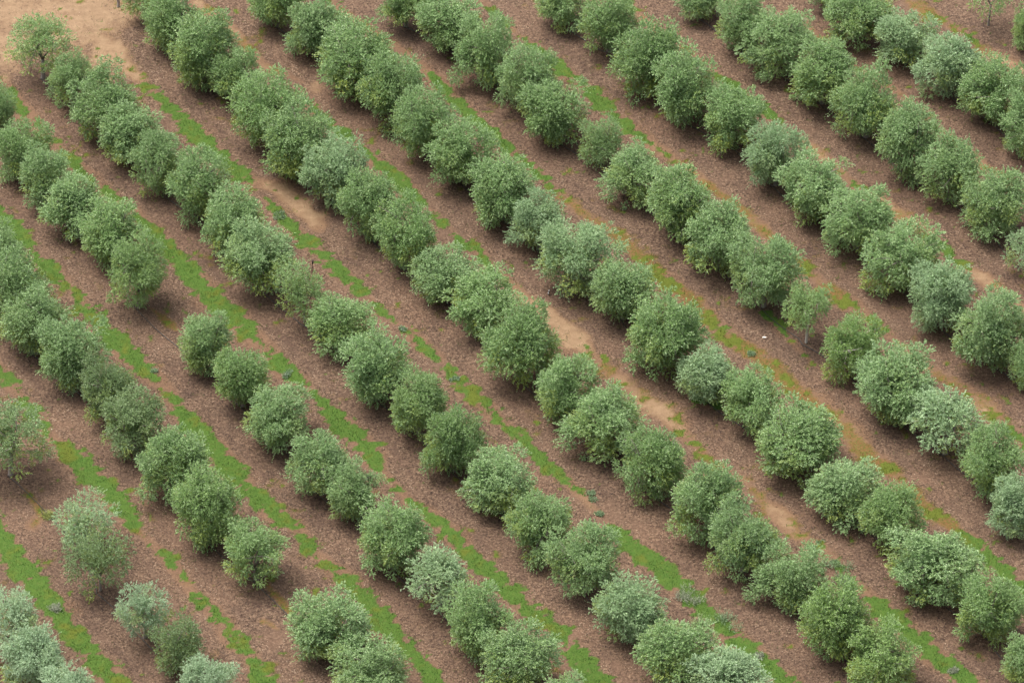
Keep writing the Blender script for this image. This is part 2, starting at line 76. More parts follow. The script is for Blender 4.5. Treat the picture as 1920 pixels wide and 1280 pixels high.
STRIPS = [
  [(-36.08, -19.24, 1, 0, 0, 0.78), (-34.78, -21.78, 1, 0, 0, 0.77), (-33.53, -24.01, 1, 0, 0, 0.82), (-32.28, -26.22, 1, 0, 0, 0.82), (-31.05, -28.4, 1, 0, 0, 0.76), (-29.42, -31.38, 1, 0.2, 0, 0.81), (-27.85, -33.78, 1, 0.3, 0, 0.8), (-26.1, -36.42, 1, 0.2, 0, 0.85), (-25.13, -37.98, 1, 0, 0, 0.8)],
  [(-36.64, -3.07, 0.8, 0.2, 0, 0.8), (-35.39, -4.59, 0.9, 0.2, 0, 0.74), (-34.73, -5.79, 0.5, 0.2, 0, 0.51), (-33.84, -7.59, 0.9, 0.2, 0, 0.74), (-32.44, -9.97, 0.8, 0.2, 0, 0.57), (-32.0, -10.97, 0.3, 0.2, 0, 0.39), (-31.19, -11.91, 0.9, 0.3, 0, 0.56), (-30.31, -12.91, 1, 0.3, 0, 0.73), (-29.07, -14.94, 1, 0.2, 0, 0.73), (-27.27, -17.24, 1, 0.1, 0, 0.72), (-25.82, -20.09, 1, 0, 0, 0.61), (-25.32, -21.21, 0.2, 0.2, 0, 0.33), (-24.43, -22.34, 0.5, 0.2, 0.1, 0.33), (-23.15, -23.9, 0.9, 0.2, 0.1, 0.49), (-22.26, -25.78, 0.6, 0.2, 0.1, 0.38), (-21.78, -26.77, 0.0, 0.2, 0.2, 0.33), (-21.01, -27.97, 0.9, 0.4, 0, 0.6), (-19.94, -29.49, 0.8, 0.4, 0.1, 0.6), (-18.77, -31.65, 0.8, 0.4, 0.1, 0.59), (-17.46, -33.51, 0.8, 0.3, 0.1, 0.59), (-16.5, -35.63, 1, 0.2, 0, 0.64), (-15.73, -37.46, 1, 0.2, 0, 0.64)],
  [(-38.1, 15.31, 1, 0, 0, 0.78), (-36.77, 13.34, 1, 0, 0, 0.77), (-35.65, 11.52, 0.9, 0, 0, 0.53), (-34.92, 10.61, 0.3, 0.1, 0, 0.41), (-33.93, 9.26, 1, 0, 0, 0.59), (-32.82, 7.21, 0.8, 0.5, 0.1, 0.7), (-31.58, 5.94, 0.5, 0.4, 0.1, 0.47), (-30.68, 4.05, 0.9, 0.3, 0, 0.76), (-29.16, 1.24, 1, 0.2, 0, 0.75), (-27.91, -0.62, 1, 0.1, 0, 0.75), (-26.87, -2.15, 1, 0.1, 0, 0.69), (-25.44, -3.98, 0.8, 0.2, 0, 0.57), (-24.35, -5.37, 0.3, 0.2, 0.1, 0.4), (-23.79, -6.69, 0.8, 0.3, 0, 0.57), (-22.74, -9.08, 1, 0.2, 0, 0.68), (-20.94, -11.74, 1, 0.2, 0, 0.79), (-19.15, -14.65, 1, 0.1, 0, 0.78), (-17.57, -17.24, 1, 0.1, 0, 0.78), (-15.65, -19.8, 0.9, 0.1, 0, 0.66), (-14.53, -20.76, 0.4, 0.2, 0.1, 0.44), (-13.74, -22.62, 0.9, 0.2, 0, 0.6), (-12.69, -24.01, 0.4, 0.3, 0.2, 0.38), (-11.13, -25.94, 1, 0.3, 0, 0.65), (-9.64, -28.13, 0.9, 0.2, 0, 0.65), (-8.16, -31.11, 1, 0.1, 0, 0.81), (-7.06, -32.98, 0.9, 0.1, 0, 0.64), (-5.63, -34.84, 1, 0, 0, 0.69), (-4.55, -37.2, 1, 0, 0, 0.69)],
  [(-38.48, 31.32, 0.7, 0.1, 0.2, 0.43), (-37.13, 28.52, 0.8, 0.3, 0.3, 0.61), (-36.17, 26.44, 0.6, 0.3, 0.3, 0.67), (-34.83, 24.58, 0.5, 0.3, 0.2, 0.55), (-33.29, 22.54, 0.8, 0.3, 0.1, 0.61), (-32.16, 20.51, 0.8, 0.1, 0.1, 0.6), (-30.85, 18.63, 0.5, 0.2, 0.2, 0.48), (-29.38, 17.16, 0.7, 0.1, 0.1, 0.6), (-28.32, 15.97, 0.8, 0.1, 0, 0.6), (-27.03, 14.0, 0.7, 0.1, 0, 0.6), (-25.21, 10.74, 1, 0, 0, 0.65), (-23.5, 8.36, 1, 0, 0, 0.71), (-21.81, 5.44, 1, 0.1, 0, 0.82), (-20.0, 2.8, 1, 0.2, 0.1, 0.87), (-18.66, 0.74, 0.9, 0.3, 0.1, 0.75), (-17.47, -0.62, 0.6, 0.3, 0.1, 0.58), (-16.55, -2.76, 1, 0, 0, 0.69), (-15.18, -4.4, 1, 0, 0, 0.63), (-14.08, -5.79, 0.4, 0.1, 0.1, 0.4), (-13.34, -6.81, 0.9, 0.1, 0, 0.57), (-12.39, -8.67, 1, 0.1, 0, 0.74), (-11.08, -10.15, 1, 0, 0, 0.73), (-9.93, -11.91, 1, 0, 0, 0.73), (-9.37, -13.66, 1, 0, 0, 0.67), (-8.84, -14.65, 0.3, 0.1, 0.3, 0.39), (-7.89, -16.38, 0.5, 0.1, 0.4, 0.5), (-6.46, -18.5, 0.6, 0.1, 0.4, 0.5), (-5.28, -19.63, 0.9, 0.1, 0.1, 0.55), (-4.06, -21.38, 1, 0.2, 0, 0.61), (-3.32, -23.17, 0.9, 0.2, 0.1, 0.55), (-2.45, -23.9, 0.9, 0.2, 0.1, 0.6), (-1.37, -25.56, 1, 0.1, 0.1, 0.71), (-0.11, -27.31, 1, 0.1, 0, 0.76), (1.25, -29.44, 0.9, 0.3, 0, 0.7), (2.94, -30.95, 0.8, 0.4, 0, 0.7), (4.06, -33.35, 1, 0.1, 0, 0.75), (5.27, -35.26, 1, 0.1, 0, 0.75), (6.46, -37.46, 1, 0, 0, 0.74)],
  [(-31.67, 37.95, 0, 0.1, 1, 0.63), (-30.07, 35.22, 0, 0.2, 0.9, 0.68), (-28.7, 32.73, 0.4, 0.3, 0.8, 0.62), (-27.37, 30.76, 0.8, 0.3, 0.5, 0.49), (-26.18, 29.08, 0.9, 0.1, 0.2, 0.55), (-25.13, 27.34, 1, 0.1, 0, 0.67), (-23.65, 25.06, 1, 0.1, 0, 0.73), (-21.93, 22.54, 1, 0, 0, 0.79), (-20.31, 20.1, 1, 0, 0, 0.78), (-19.0, 18.96, 0.3, 0.1, 0.5, 0.66), (-17.2, 18.5, 0, 0.1, 0.8, 0.72), (-16.07, 16.5, 0, 0, 0.9, 0.9), (-14.71, 14.78, 0, 0, 0.9, 0.78), (-14.08, 13.34, 0, 0, 0.6, 0.59)],
  [(-18.22, 17.16, 0.8, 0.1, 0.1, 0.24), (-17.11, 14.98, 0.9, 0.1, 0.1, 0.42), (-16.13, 13.67, 0.9, 0, 0, 0.48), (-15.01, 11.71, 1, 0, 0, 0.71), (-14.39, 10.74, 0.6, 0.1, 0.1, 0.59), (-12.86, 8.62, 1, 0, 0, 0.71), (-11.77, 7.02, 0.9, 0.3, 0.1, 0.59), (-10.85, 5.63, 0.9, 0.3, 0.1, 0.58), (-10.06, 4.49, 0.2, 0.1, 0.2, 0.35), (-9.27, 3.42, 0.7, 0.1, 0.2, 0.41), (-8.52, 2.36, 0.6, 0.1, 0.2, 0.41), (-7.63, 1.36, 0.4, 0.1, 0.2, 0.41), (-6.73, 0.0, 0.8, 0.2, 0.2, 0.46), (-6.07, -1.23, 0.8, 0.2, 0.1, 0.52), (-5.07, -2.33, 0.7, 0.2, 0.1, 0.52), (-4.15, -3.98, 0.7, 0.2, 0.1, 0.57), (-3.16, -5.61, 0.9, 0.4, 0.1, 0.69), (-1.87, -6.99, 0.8, 0.4, 0.1, 0.68), (-1.04, -8.78, 0.7, 0.3, 0.1, 0.57), (-0.07, -9.97, 0.7, 0.3, 0.1, 0.51), (0.93, -11.44, 0.7, 0.2, 0.1, 0.51), (1.81, -12.85, 0.8, 0.1, 0.1, 0.56), (2.76, -14.48, 0.8, 0.1, 0.2, 0.5), (3.68, -15.4, 0.7, 0.1, 0.3, 0.39), (4.22, -16.38, 0.6, 0.1, 0.4, 0.39), (4.94, -17.53, 0.2, 0.1, 0.6, 0.5), (5.83, -18.95, 0.3, 0.1, 0.6, 0.44), (6.72, -20.37, 0.4, 0.1, 0.4, 0.44), (7.36, -21.38, 1, 0, 0, 0.55), (8.03, -22.73, 1, 0.1, 0.1, 0.66), (9.19, -24.01, 1, 0.1, 0, 0.71), (10.42, -25.56, 1, 0, 0, 0.76), (11.46, -26.88, 1, 0, 0, 0.76), (12.32, -28.3, 1, 0.1, 0, 0.76), (13.68, -30.3, 1, 0.1, 0, 0.76), (14.59, -31.91, 0.9, 0.1, 0.1, 0.7), (15.54, -32.98, 1, 0, 0, 0.75), (16.54, -34.57, 1, 0, 0, 0.75), (17.54, -35.89, 1, 0, 0, 0.75), (18.52, -37.46, 1, 0, 0, 0.74)],
  [(-24.51, 42.84, 0, 0.4, 0.6, 0.51), (-22.95, 40.64, 0.2, 0.3, 0.5, 0.44), (-21.43, 38.82, 0, 0.3, 0.6, 0.44), (-20.22, 36.51, 0.3, 0.4, 0.5, 0.44), (-18.77, 33.94, 0.2, 0.3, 0.5, 0.43), (-17.1, 32.94, 0, 0.1, 0.3, 0.43), (-16.06, 32.02, 0, 0, 0.5, 0.37)],
  [(-15.57, 29.56, 0.5, 0.2, 0.2, 0.31), (-14.93, 28.52, 0.9, 0, 0, 0.49), (-13.67, 26.65, 0.9, 0, 0, 0.49), (-12.42, 24.86, 0.9, 0, 0, 0.61), (-11.68, 24.17, 0.5, 0, 0, 0.3), (-10.69, 22.54, 0.9, 0, 0, 0.61), (-9.62, 21.18, 0.9, 0, 0, 0.54), (-8.64, 19.63, 0.9, 0, 0, 0.6), (-7.54, 17.63, 0.9, 0, 0, 0.66), (-6.3, 16.3, 0.6, 0.1, 0.1, 0.48), (-5.18, 14.46, 0.8, 0.2, 0.1, 0.54), (-4.5, 13.34, 0.3, 0.2, 0.1, 0.36), (-3.82, 11.71, 0.9, 0.3, 0.1, 0.59), (-2.53, 10.61, 0.8, 0.2, 0.2, 0.59), (-1.47, 8.49, 0.7, 0.2, 0.3, 0.53), (-0.39, 7.4, 0.4, 0.1, 0.4, 0.47), (0.58, 5.37, 0, 0.1, 0.6, 0.53), (2.45, 3.3, 0.1, 0.1, 0.9, 0.7), (4.04, 1.24, 0.05, 0.1, 1, 0.87), (5.24, -0.74, 0.3, 0.1, 0.8, 0.75), (6.13, -2.27, 0.5, 0.3, 0.5, 0.69), (7.09, -3.62, 0.2, 0.5, 0.5, 0.69), (8.27, -5.01, 0.1, 0.2, 0.8, 0.8), (9.7, -7.05, 0, 0.1, 1, 0.91), (10.75, -8.37, 0.1, 0.2, 1, 0.79), (11.75, -10.27, 0.5, 0.3, 0.6, 0.57), (12.53, -11.56, 0.5, 0.3, 0.4, 0.56), (13.49, -12.91, 0.4, 0.4, 0.4, 0.51), (14.85, -14.42, 0.2, 0.4, 0.5, 0.62), (16.3, -16.04, 0.1, 0.3, 0.6, 0.67), (17.22, -17.81, 0.1, 0.3, 0.6, 0.61), (18.22, -19.24, 0.1, 0.3, 0.6, 0.66), (19.26, -21.38, 0.2, 0.3, 0.5, 0.61), (20.63, -22.34, 0.2, 0.2, 0.5, 0.5), (21.64, -23.73, 0.5, 0.1, 0.3, 0.6), (22.28, -25.39, 0.7, 0.1, 0.2, 0.66), (23.29, -26.77, 0.3, 0.2, 0.6, 0.54), (24.45, -28.4, 1, 0.1, 0.1, 0.54), (24.99, -29.49, 1, 0, 0, 0.7), (25.91, -30.84, 1, 0, 0, 0.7), (27.19, -32.5, 1, 0, 0, 0.75), (27.92, -33.67, 0.9, 0.1, 0, 0.75), (28.84, -34.73, 1, 0, 0, 0.69), (29.87, -36.15, 1, 0, 0, 0.75), (30.58, -37.46, 1, 0, 0, 0.74)],
  [(-14.99, 43.95, 0.2, 0.3, 0.6, 0.44), (-13.95, 42.77, 0.7, 0.3, 0.3, 0.44), (-12.32, 40.57, 0.2, 0.4, 0.5, 0.38), (-11.39, 39.69, 0.5, 0.3, 0.4, 0.38), (-10.08, 38.24, 0, 0.2, 0.4, 0.38), (-8.19, 35.94, 0, 0.2, 0.3, 0.31), (-6.52, 33.44, 0.6, 0.1, 0.1, 0.37), (-5.78, 32.38, 0.9, 0, 0, 0.43), (-5.03, 30.83, 1, 0, 0, 0.62), (-4.16, 29.21, 0.9, 0.1, 0, 0.61), (-3.02, 27.48, 0.9, 0.1, 0, 0.61), (-1.2, 24.58, 0.9, 0.1, 0, 0.67), (-0.12, 22.81, 0.9, 0, 0, 0.61), (1.47, 20.91, 0.8, 0.2, 0.1, 0.48), (2.42, 19.5, 0.8, 0.1, 0.1, 0.54), (3.71, 17.43, 0.6, 0.4, 0.2, 0.48), (4.72, 15.97, 0.3, 0.5, 0.3, 0.54), (5.81, 14.78, 0.1, 0.5, 0.3, 0.54), (7.5, 12.69, 0.4, 0.9, 0.1, 0.65), (9.14, 10.48, 0.5, 0.9, 0.2, 0.71), (10.66, 7.4, 0.9, 0.8, 0.1, 0.76), (11.67, 5.94, 0.7, 0.8, 0.1, 0.64), (12.87, 4.68, 0.5, 0.9, 0.1, 0.64), (14.35, 1.74, 0.9, 0.8, 0, 0.87), (15.85, 0.0, 0.8, 0.9, 0.1, 0.81), (17.14, -1.35, 0.4, 1, 0.3, 0.81), (18.49, -3.37, 0.4, 0.9, 0.3, 0.75), (19.91, -5.49, 0.6, 0.9, 0.2, 0.8), (21.36, -7.41, 0.3, 0.8, 0.4, 0.74), (22.53, -8.78, 0.3, 0.6, 0.4, 0.68), (23.42, -10.27, 0.2, 0.7, 0.4, 0.68), (24.75, -13.08, 0.3, 0.9, 0.4, 0.73), (26.17, -14.77, 0.8, 0.9, 0.1, 0.67), (27.08, -16.09, 0.3, 0.8, 0.3, 0.61), (27.97, -17.81, 0.3, 0.7, 0.3, 0.56), (28.79, -19.24, 0.9, 0.6, 0.1, 0.72), (29.99, -20.37, 0.3, 0.9, 0.3, 0.55), (30.49, -20.93, 0.7, 0.4, 0.1, 0.44), (31.43, -22.0, 0.8, 0.1, 0.1, 0.55), (32.21, -23.79, 1, 0, 0, 0.66), (33.29, -25.23, 1, 0, 0, 0.66), (34.37, -27.04, 0.9, 0.2, 0, 0.65), (35.33, -28.4, 1, 0, 0, 0.65)],
  [(-2.49, 43.21, 0.5, 0.3, 0.3, 0.44), (-1.58, 41.89, 0.7, 0.2, 0.3, 0.44), (-0.58, 40.28, 0.7, 0.2, 0.3, 0.38), (0.21, 38.82, 0.2, 0.2, 0.6, 0.44), (1.11, 37.52, 0.6, 0.2, 0.4, 0.44), (2.5, 35.72, 0.8, 0.1, 0.1, 0.56), (3.71, 33.65, 1, 0, 0, 0.62), (4.92, 32.16, 0.5, 0.2, 0.1, 0.49), (5.92, 30.54, 1, 0, 0, 0.68), (6.94, 28.66, 1, 0, 0, 0.68), (7.65, 27.55, 0.9, 0.2, 0, 0.61), (8.63, 26.09, 0.9, 0.2, 0.1, 0.61), (9.62, 25.06, 0.7, 0.2, 0.2, 0.55), (10.63, 23.69, 0.5, 0.4, 0.4, 0.49), (12.03, 22.06, 0.6, 0.4, 0.3, 0.54), (12.95, 20.78, 0.5, 0.4, 0.3, 0.54), (13.87, 19.63, 0.1, 0.6, 0.4, 0.48), (15.14, 18.3, 0.2, 0.8, 0.4, 0.54), (16.27, 16.77, 0.1, 0.7, 0.5, 0.54), (17.65, 14.52, 0.2, 0.7, 0.5, 0.54), (18.45, 13.02, 0.3, 0.6, 0.4, 0.53), (19.37, 11.71, 0.4, 0.7, 0.3, 0.53), (20.74, 9.97, 0.3, 0.6, 0.4, 0.53), (21.34, 8.62, 0.6, 0.5, 0.3, 0.53), (22.87, 5.88, 0.4, 0.8, 0.3, 0.64), (24.19, 4.62, 0.8, 0.5, 0.2, 0.7), (24.84, 3.74, 0.5, 0.4, 0.3, 0.58), (25.8, 2.42, 0.5, 0.3, 0.3, 0.52), (26.75, 1.11, 0.5, 0.2, 0.3, 0.52), (27.54, -0.49, 0.3, 0.2, 0.5, 0.52), (28.28, -1.35, 0.3, 0.2, 0.6, 0.58), (29.46, -3.07, 0.1, 0.4, 0.5, 0.63), (30.69, -4.4, 0.3, 0.7, 0.3, 0.57), (31.76, -5.37, 0.5, 0.5, 0.2, 0.57), (33.27, -7.77, 0.1, 0.2, 0.8, 0.68), (34.42, -9.38, 0.6, 0.3, 0.3, 0.57), (35.17, -10.74, 0.8, 0.2, 0.1, 0.62), (36.27, -12.32, 0.8, 0.2, 0.1, 0.62)],
  [(8.53, 43.58, 0.5, 0.3, 0.3, 0.38), (9.29, 41.89, 0.6, 0.4, 0.4, 0.44), (10.33, 40.28, 0.1, 0.3, 0.6, 0.44), (11.53, 38.46, 0.1, 0.4, 0.5, 0.44), (12.97, 36.8, 0.3, 0.6, 0.3, 0.44), (14.12, 35.36, 0.2, 0.5, 0.4, 0.44), (15.6, 33.08, 0.8, 0.2, 0.1, 0.43), (16.65, 31.6, 0.9, 0.1, 0, 0.56), (17.57, 29.98, 1, 0, 0, 0.62), (19.04, 28.31, 1, 0, 0, 0.61), (20.02, 26.65, 0.6, 0.2, 0.1, 0.43), (20.85, 25.27, 0.1, 0.4, 0.4, 0.43), (22.15, 23.97, 0.1, 0.5, 0.6, 0.55), (23.13, 22.54, 0.2, 0.5, 0.6, 0.48), (24.23, 20.64, 0.1, 0.5, 0.5, 0.48), (25.33, 19.03, 0.6, 0.3, 0.4, 0.42), (26.83, 17.56, 0.2, 0.4, 0.6, 0.48), (28.63, 15.18, 0.1, 0.4, 0.6, 0.48), (30.31, 13.34, 0.3, 0.3, 0.4, 0.48), (31.19, 11.71, 0.8, 0.1, 0.1, 0.47), (31.94, 10.23, 1, 0, 0, 0.59), (32.57, 9.13, 0.5, 0.1, 0.4, 0.41), (34.01, 7.66, 0, 0.2, 0.8, 0.59), (35.24, 5.94, 0.1, 0.3, 0.6, 0.53), (36.79, 3.74, 0.1, 0.3, 0.6, 0.52)],
  [(21.55, 41.74, 0, 0.2, 0.3, 0.31), (23.85, 37.73, 0, 0.2, 0.3, 0.31), (26.43, 33.72, 0.3, 0.3, 0.3, 0.37), (28.43, 31.67, 0.3, 0.3, 0.3, 0.37), (29.76, 30.05, 0.5, 0.4, 0.4, 0.37), (31.39, 27.13, 0, 0.3, 0.4, 0.37), (33.19, 24.04, 0.1, 0.3, 0.4, 0.36), (34.92, 21.39, 0.1, 0.5, 0.6, 0.48), (35.94, 20.64, 0.2, 0.4, 0.4, 0.42), (37.92, 17.96, 0.1, 0.3, 0.4, 0.42)],
  [(30.37, 43.58, 0.3, 0.5, 0.4, 0.51), (31.2, 42.33, 0.3, 0.8, 0.4, 0.57), (32.91, 40.42, 0.7, 0.8, 0.1, 0.63), (34.22, 39.11, 0.6, 0.7, 0.2, 0.56), (35.38, 37.95, 0.8, 0.4, 0.1, 0.44), (36.34, 35.94, 0.1, 0.4, 0.5, 0.56), (37.61, 34.86, 0.1, 0.3, 0.6, 0.56), (38.77, 33.94, 0.1, 0.3, 0.5, 0.56), (39.92, 33.08, 0.1, 0.3, 0.5, 0.56)],
  [(-25.95, 3.86, 0.2, 0.6, 0, 0.15), (-25.05, 2.8, 0.2, 0.8, 0, 0.23), (-24.02, 1.36, 0.3, 0.7, 0, 0.26)],
  [(-16.49, -26.49, 0.3, 0.7, 0, 0.14), (-15.73, -27.75, 0.3, 0.9, 0, 0.24), (-14.78, -29.38, 0.3, 0.8, 0, 0.24)],
  [(13.19, -6.81, 1, 0, 0, 0.51), (14.41, -7.17, 1, 0, 0, 0.57)],
  [(18.3, 3.11, 0.9, 0.2, 0, 0.52), (19.16, 1.74, 0.9, 0.3, 0, 0.46), (19.5, 0.74, 0.7, 0.3, 0, 0.29)],
  [(19.92, 0.0, 0.5, 0.3, 0, 0.2), (21.18, -2.33, 0.4, 0.3, 0, 0.2), (22.24, -3.98, 0.5, 0.2, 0, 0.23)],
  [(-33.79, -15.81, 0.2, 0.5, 0, 0.11), (-32.92, -17.53, 0.3, 0.6, 0, 0.17), (-32.08, -19.07, 0.5, 0.6, 0, 0.33), (-32.71, -20.37, 0.1, 0.5, 0, 0.39)],
  [(-16.52, -30.3, 0.0, 0.7, 0, 0.27), (-15.61, -31.11, 0.1, 0.6, 0, 0.27)],
]
SANDS = [
  (-37.3, 41.74, 10.78, 3.7, 1),
  (-32.28, 41.01, 5.38, 4.71, 1),
  (-38.54, 36.29, 2.46, 4.66, 1),
  (-41.09, 37.37, 2.47, 6.67, 1),
  (-30.93, 35.94, 2.05, 3.66, 0.9),
  (-34.61, 38.82, 4.53, 4.02, 1),
  (-14.94, 31.32, 1.06, 1.58, 0.85),
  (-15.94, 16.43, 1.97, 1.28, 0.9),
  (-14.52, 14.98, 1.33, 1.02, 0.9),
  (4.57, 0.31, 1.52, 1.36, 1),
  (10.28, -7.59, 1.87, 1.58, 1),
  (-17.02, 18.96, 1.19, 0.9, 0.6),
]
DARKS = [  # dark ground spots; soft tree shadows beside trunks are painted in among them
  (-32.63, -14.07, 0.59, 0.54),
  (-15.47, -24.84, 1.01, 0.82),
  (-22.02, -4.59, 0.83, 0.61),
  (-21.06, -5.01, 0.94, 0.73),
  (-16.99, 18.1, 0.4, 0.39),
  (-31.26, 37.95, 0.74, 0.53),
  (36.52, 39.55, 0.5, 0.4),
  (35.59, 39.77, 0.33, 0.34),
  (-31.93, -18.67, 0.44, 0.53),
  (-16.08, 3.11, 1.0, 0.75),
  (17.68, 4.99, 1.0, 1.0),
  (18.35, 2.48, 0.76, 0.62),
  (-14.74, -14.36, 0.74, 0.72),
  (-22.89, -6.09, 0.75, 0.61),
  (-30.63, -18.95, 0.36, 0.47),
  (-19.89, -34.31, 0.42, 0.46),
  (21.4, 10.74, 1.56, 1.39),
  (-11.85, 2.48, 0.38, 0.37),
  (29.44, -31.11, 0.35, 0.29),
  (-35.34, 31.67, 2.03, 0.92),
  (-4.69, -24.01, 1.08, 0.94),
  (-19.43, -7.89, 1.12, 0.97),
]
WEEDS = [
  (11.93, -27.89, 0.96, 0.75, 'grey', 'grey woody shrub half hidden in the bright grass strip'),
  (14.0, -30.41, 0.92, 0.89, 'teal', 'dark grey-green rounded shrub in the lower right grass strip'),
  (12.47, -30.54, 0.64, 0.67, 'pale', 'pale green sapling bush beside the dark rounded shrub'),
  (21.82, -24.61, 0.72, 0.65, 'teal', 'dark green weed clump right of the seventh row, upper one'),
  (22.51, -26.46, 0.82, 0.68, 'teal', 'dark green weed clump sprawling just below a similar clump'),
  (5.9, -19.28, 0.44, 0.29, 'teal', 'small dark weed tuft on bare soil between two grass strips'),
  (5.6, -17.45, 0.62, 0.22, 'teal', 'flat spreading weed on orange soil above a smaller weed tuft'),
  (-31.99, -19.28, 0.62, 0.47, 'yellow', 'scraggly yellow-green sapling in the gap near left edge'),
  (-30.38, -29.26, 0.57, 0.46, 'grey', 'grey-green weed clump in the grass strip at lower left'),
  (29.09, -35.21, 0.49, 0.35, 'grey', 'grey-green weed clump at the grass edge in lower right corner'),
  (16.29, -33.74, 0.49, 0.42, 'grey', 'grey-green weed on grass right of the bottom row end'),
  (-25.4, -3.44, 0.3, 0.26, 'purple', 'bluish weed tuft on the grass strip at left'),
  (-15.91, -4.0, 0.45, 0.34, 'purple', 'bluish flowering weed patch in the grass strip left of centre'),
  (-7.82, 1.33, 0.46, 0.23, 'purple', 'low bluish weed patch on bare soil left of centre'),
  (-4.1, -4.48, 0.41, 0.26, 'purple', 'low bluish weed patch in mid grass strip near centre'),
  (-17.11, 14.81, 0.51, 0.24, 'teal', 'dark weed mat just below the bare sandy patch'),
  (20.89, -22.21, 0.33, 0.16, 'teal', 'tiny dark weed tuft on sandy soil between rows at right'),
  (17.05, -1.58, 0.34, 0.23, 'teal', 'fresh green weed tuft on the mossy strip right of centre'),
]
SPOT = {'stump': [-30.61, 42.18], 'bird': [2.65, 5.44], 'rock': [18.0, 0.37], 'chip': [19.18, 11.65], 'stake': [-14.5, 7.91]}


# ------------------------------------------------------------------ numpy noise
def _hash(ix, iy, seed):
    n = (ix.astype(np.int64) * 374761393 + iy.astype(np.int64) * 668265263 + seed * 974634777) & 0xffffffff
    n = ((n ^ (n >> 13)) * 1274126177) & 0xffffffff
    return ((n ^ (n >> 16)) & 0xffff) / 65535.0

def vnoise(x, y, seed=0):
    x0 = np.floor(x); y0 = np.floor(y)
    fx = x - x0; fy = y - y0
    fx = fx * fx * (3 - 2 * fx); fy = fy * fy * (3 - 2 * fy)
    a = _hash(x0, y0, seed); b = _hash(x0 + 1, y0, seed)
    c = _hash(x0, y0 + 1, seed); d = _hash(x0 + 1, y0 + 1, seed)
    return (a * (1 - fx) + b * fx) * (1 - fy) + (c * (1 - fx) + d * fx) * fy

def fbm(x, y, size, octaves=4, seed=0):
    v = 0; amp = 1; tot = 0; f = 1.0 / size
    for o in range(octaves):
        v = v + amp * vnoise(x * f + 17.3 * o, y * f - 9.1 * o, seed + o)
        tot += amp; amp *= 0.55; f *= 2.1
    return v / tot

def sstep(a, b, x):
    t = np.clip((x - a) / (b - a), 0, 1)
    return t * t * (3 - 2 * t)

def height(x, y):
    x = np.asarray(x, float); y = np.asarray(y, float)
    near = np.exp(-(x * x + y * y) / (2 * 160.0 ** 2))
    far = 1 - np.exp(-(x * x + y * y) / (2 * 400.0 ** 2))
    return near * 0.28 * (fbm(x, y, 16, 2, 5) - 0.5) + far * 14 * (fbm(x, y, 420, 3, 11) - 0.5)

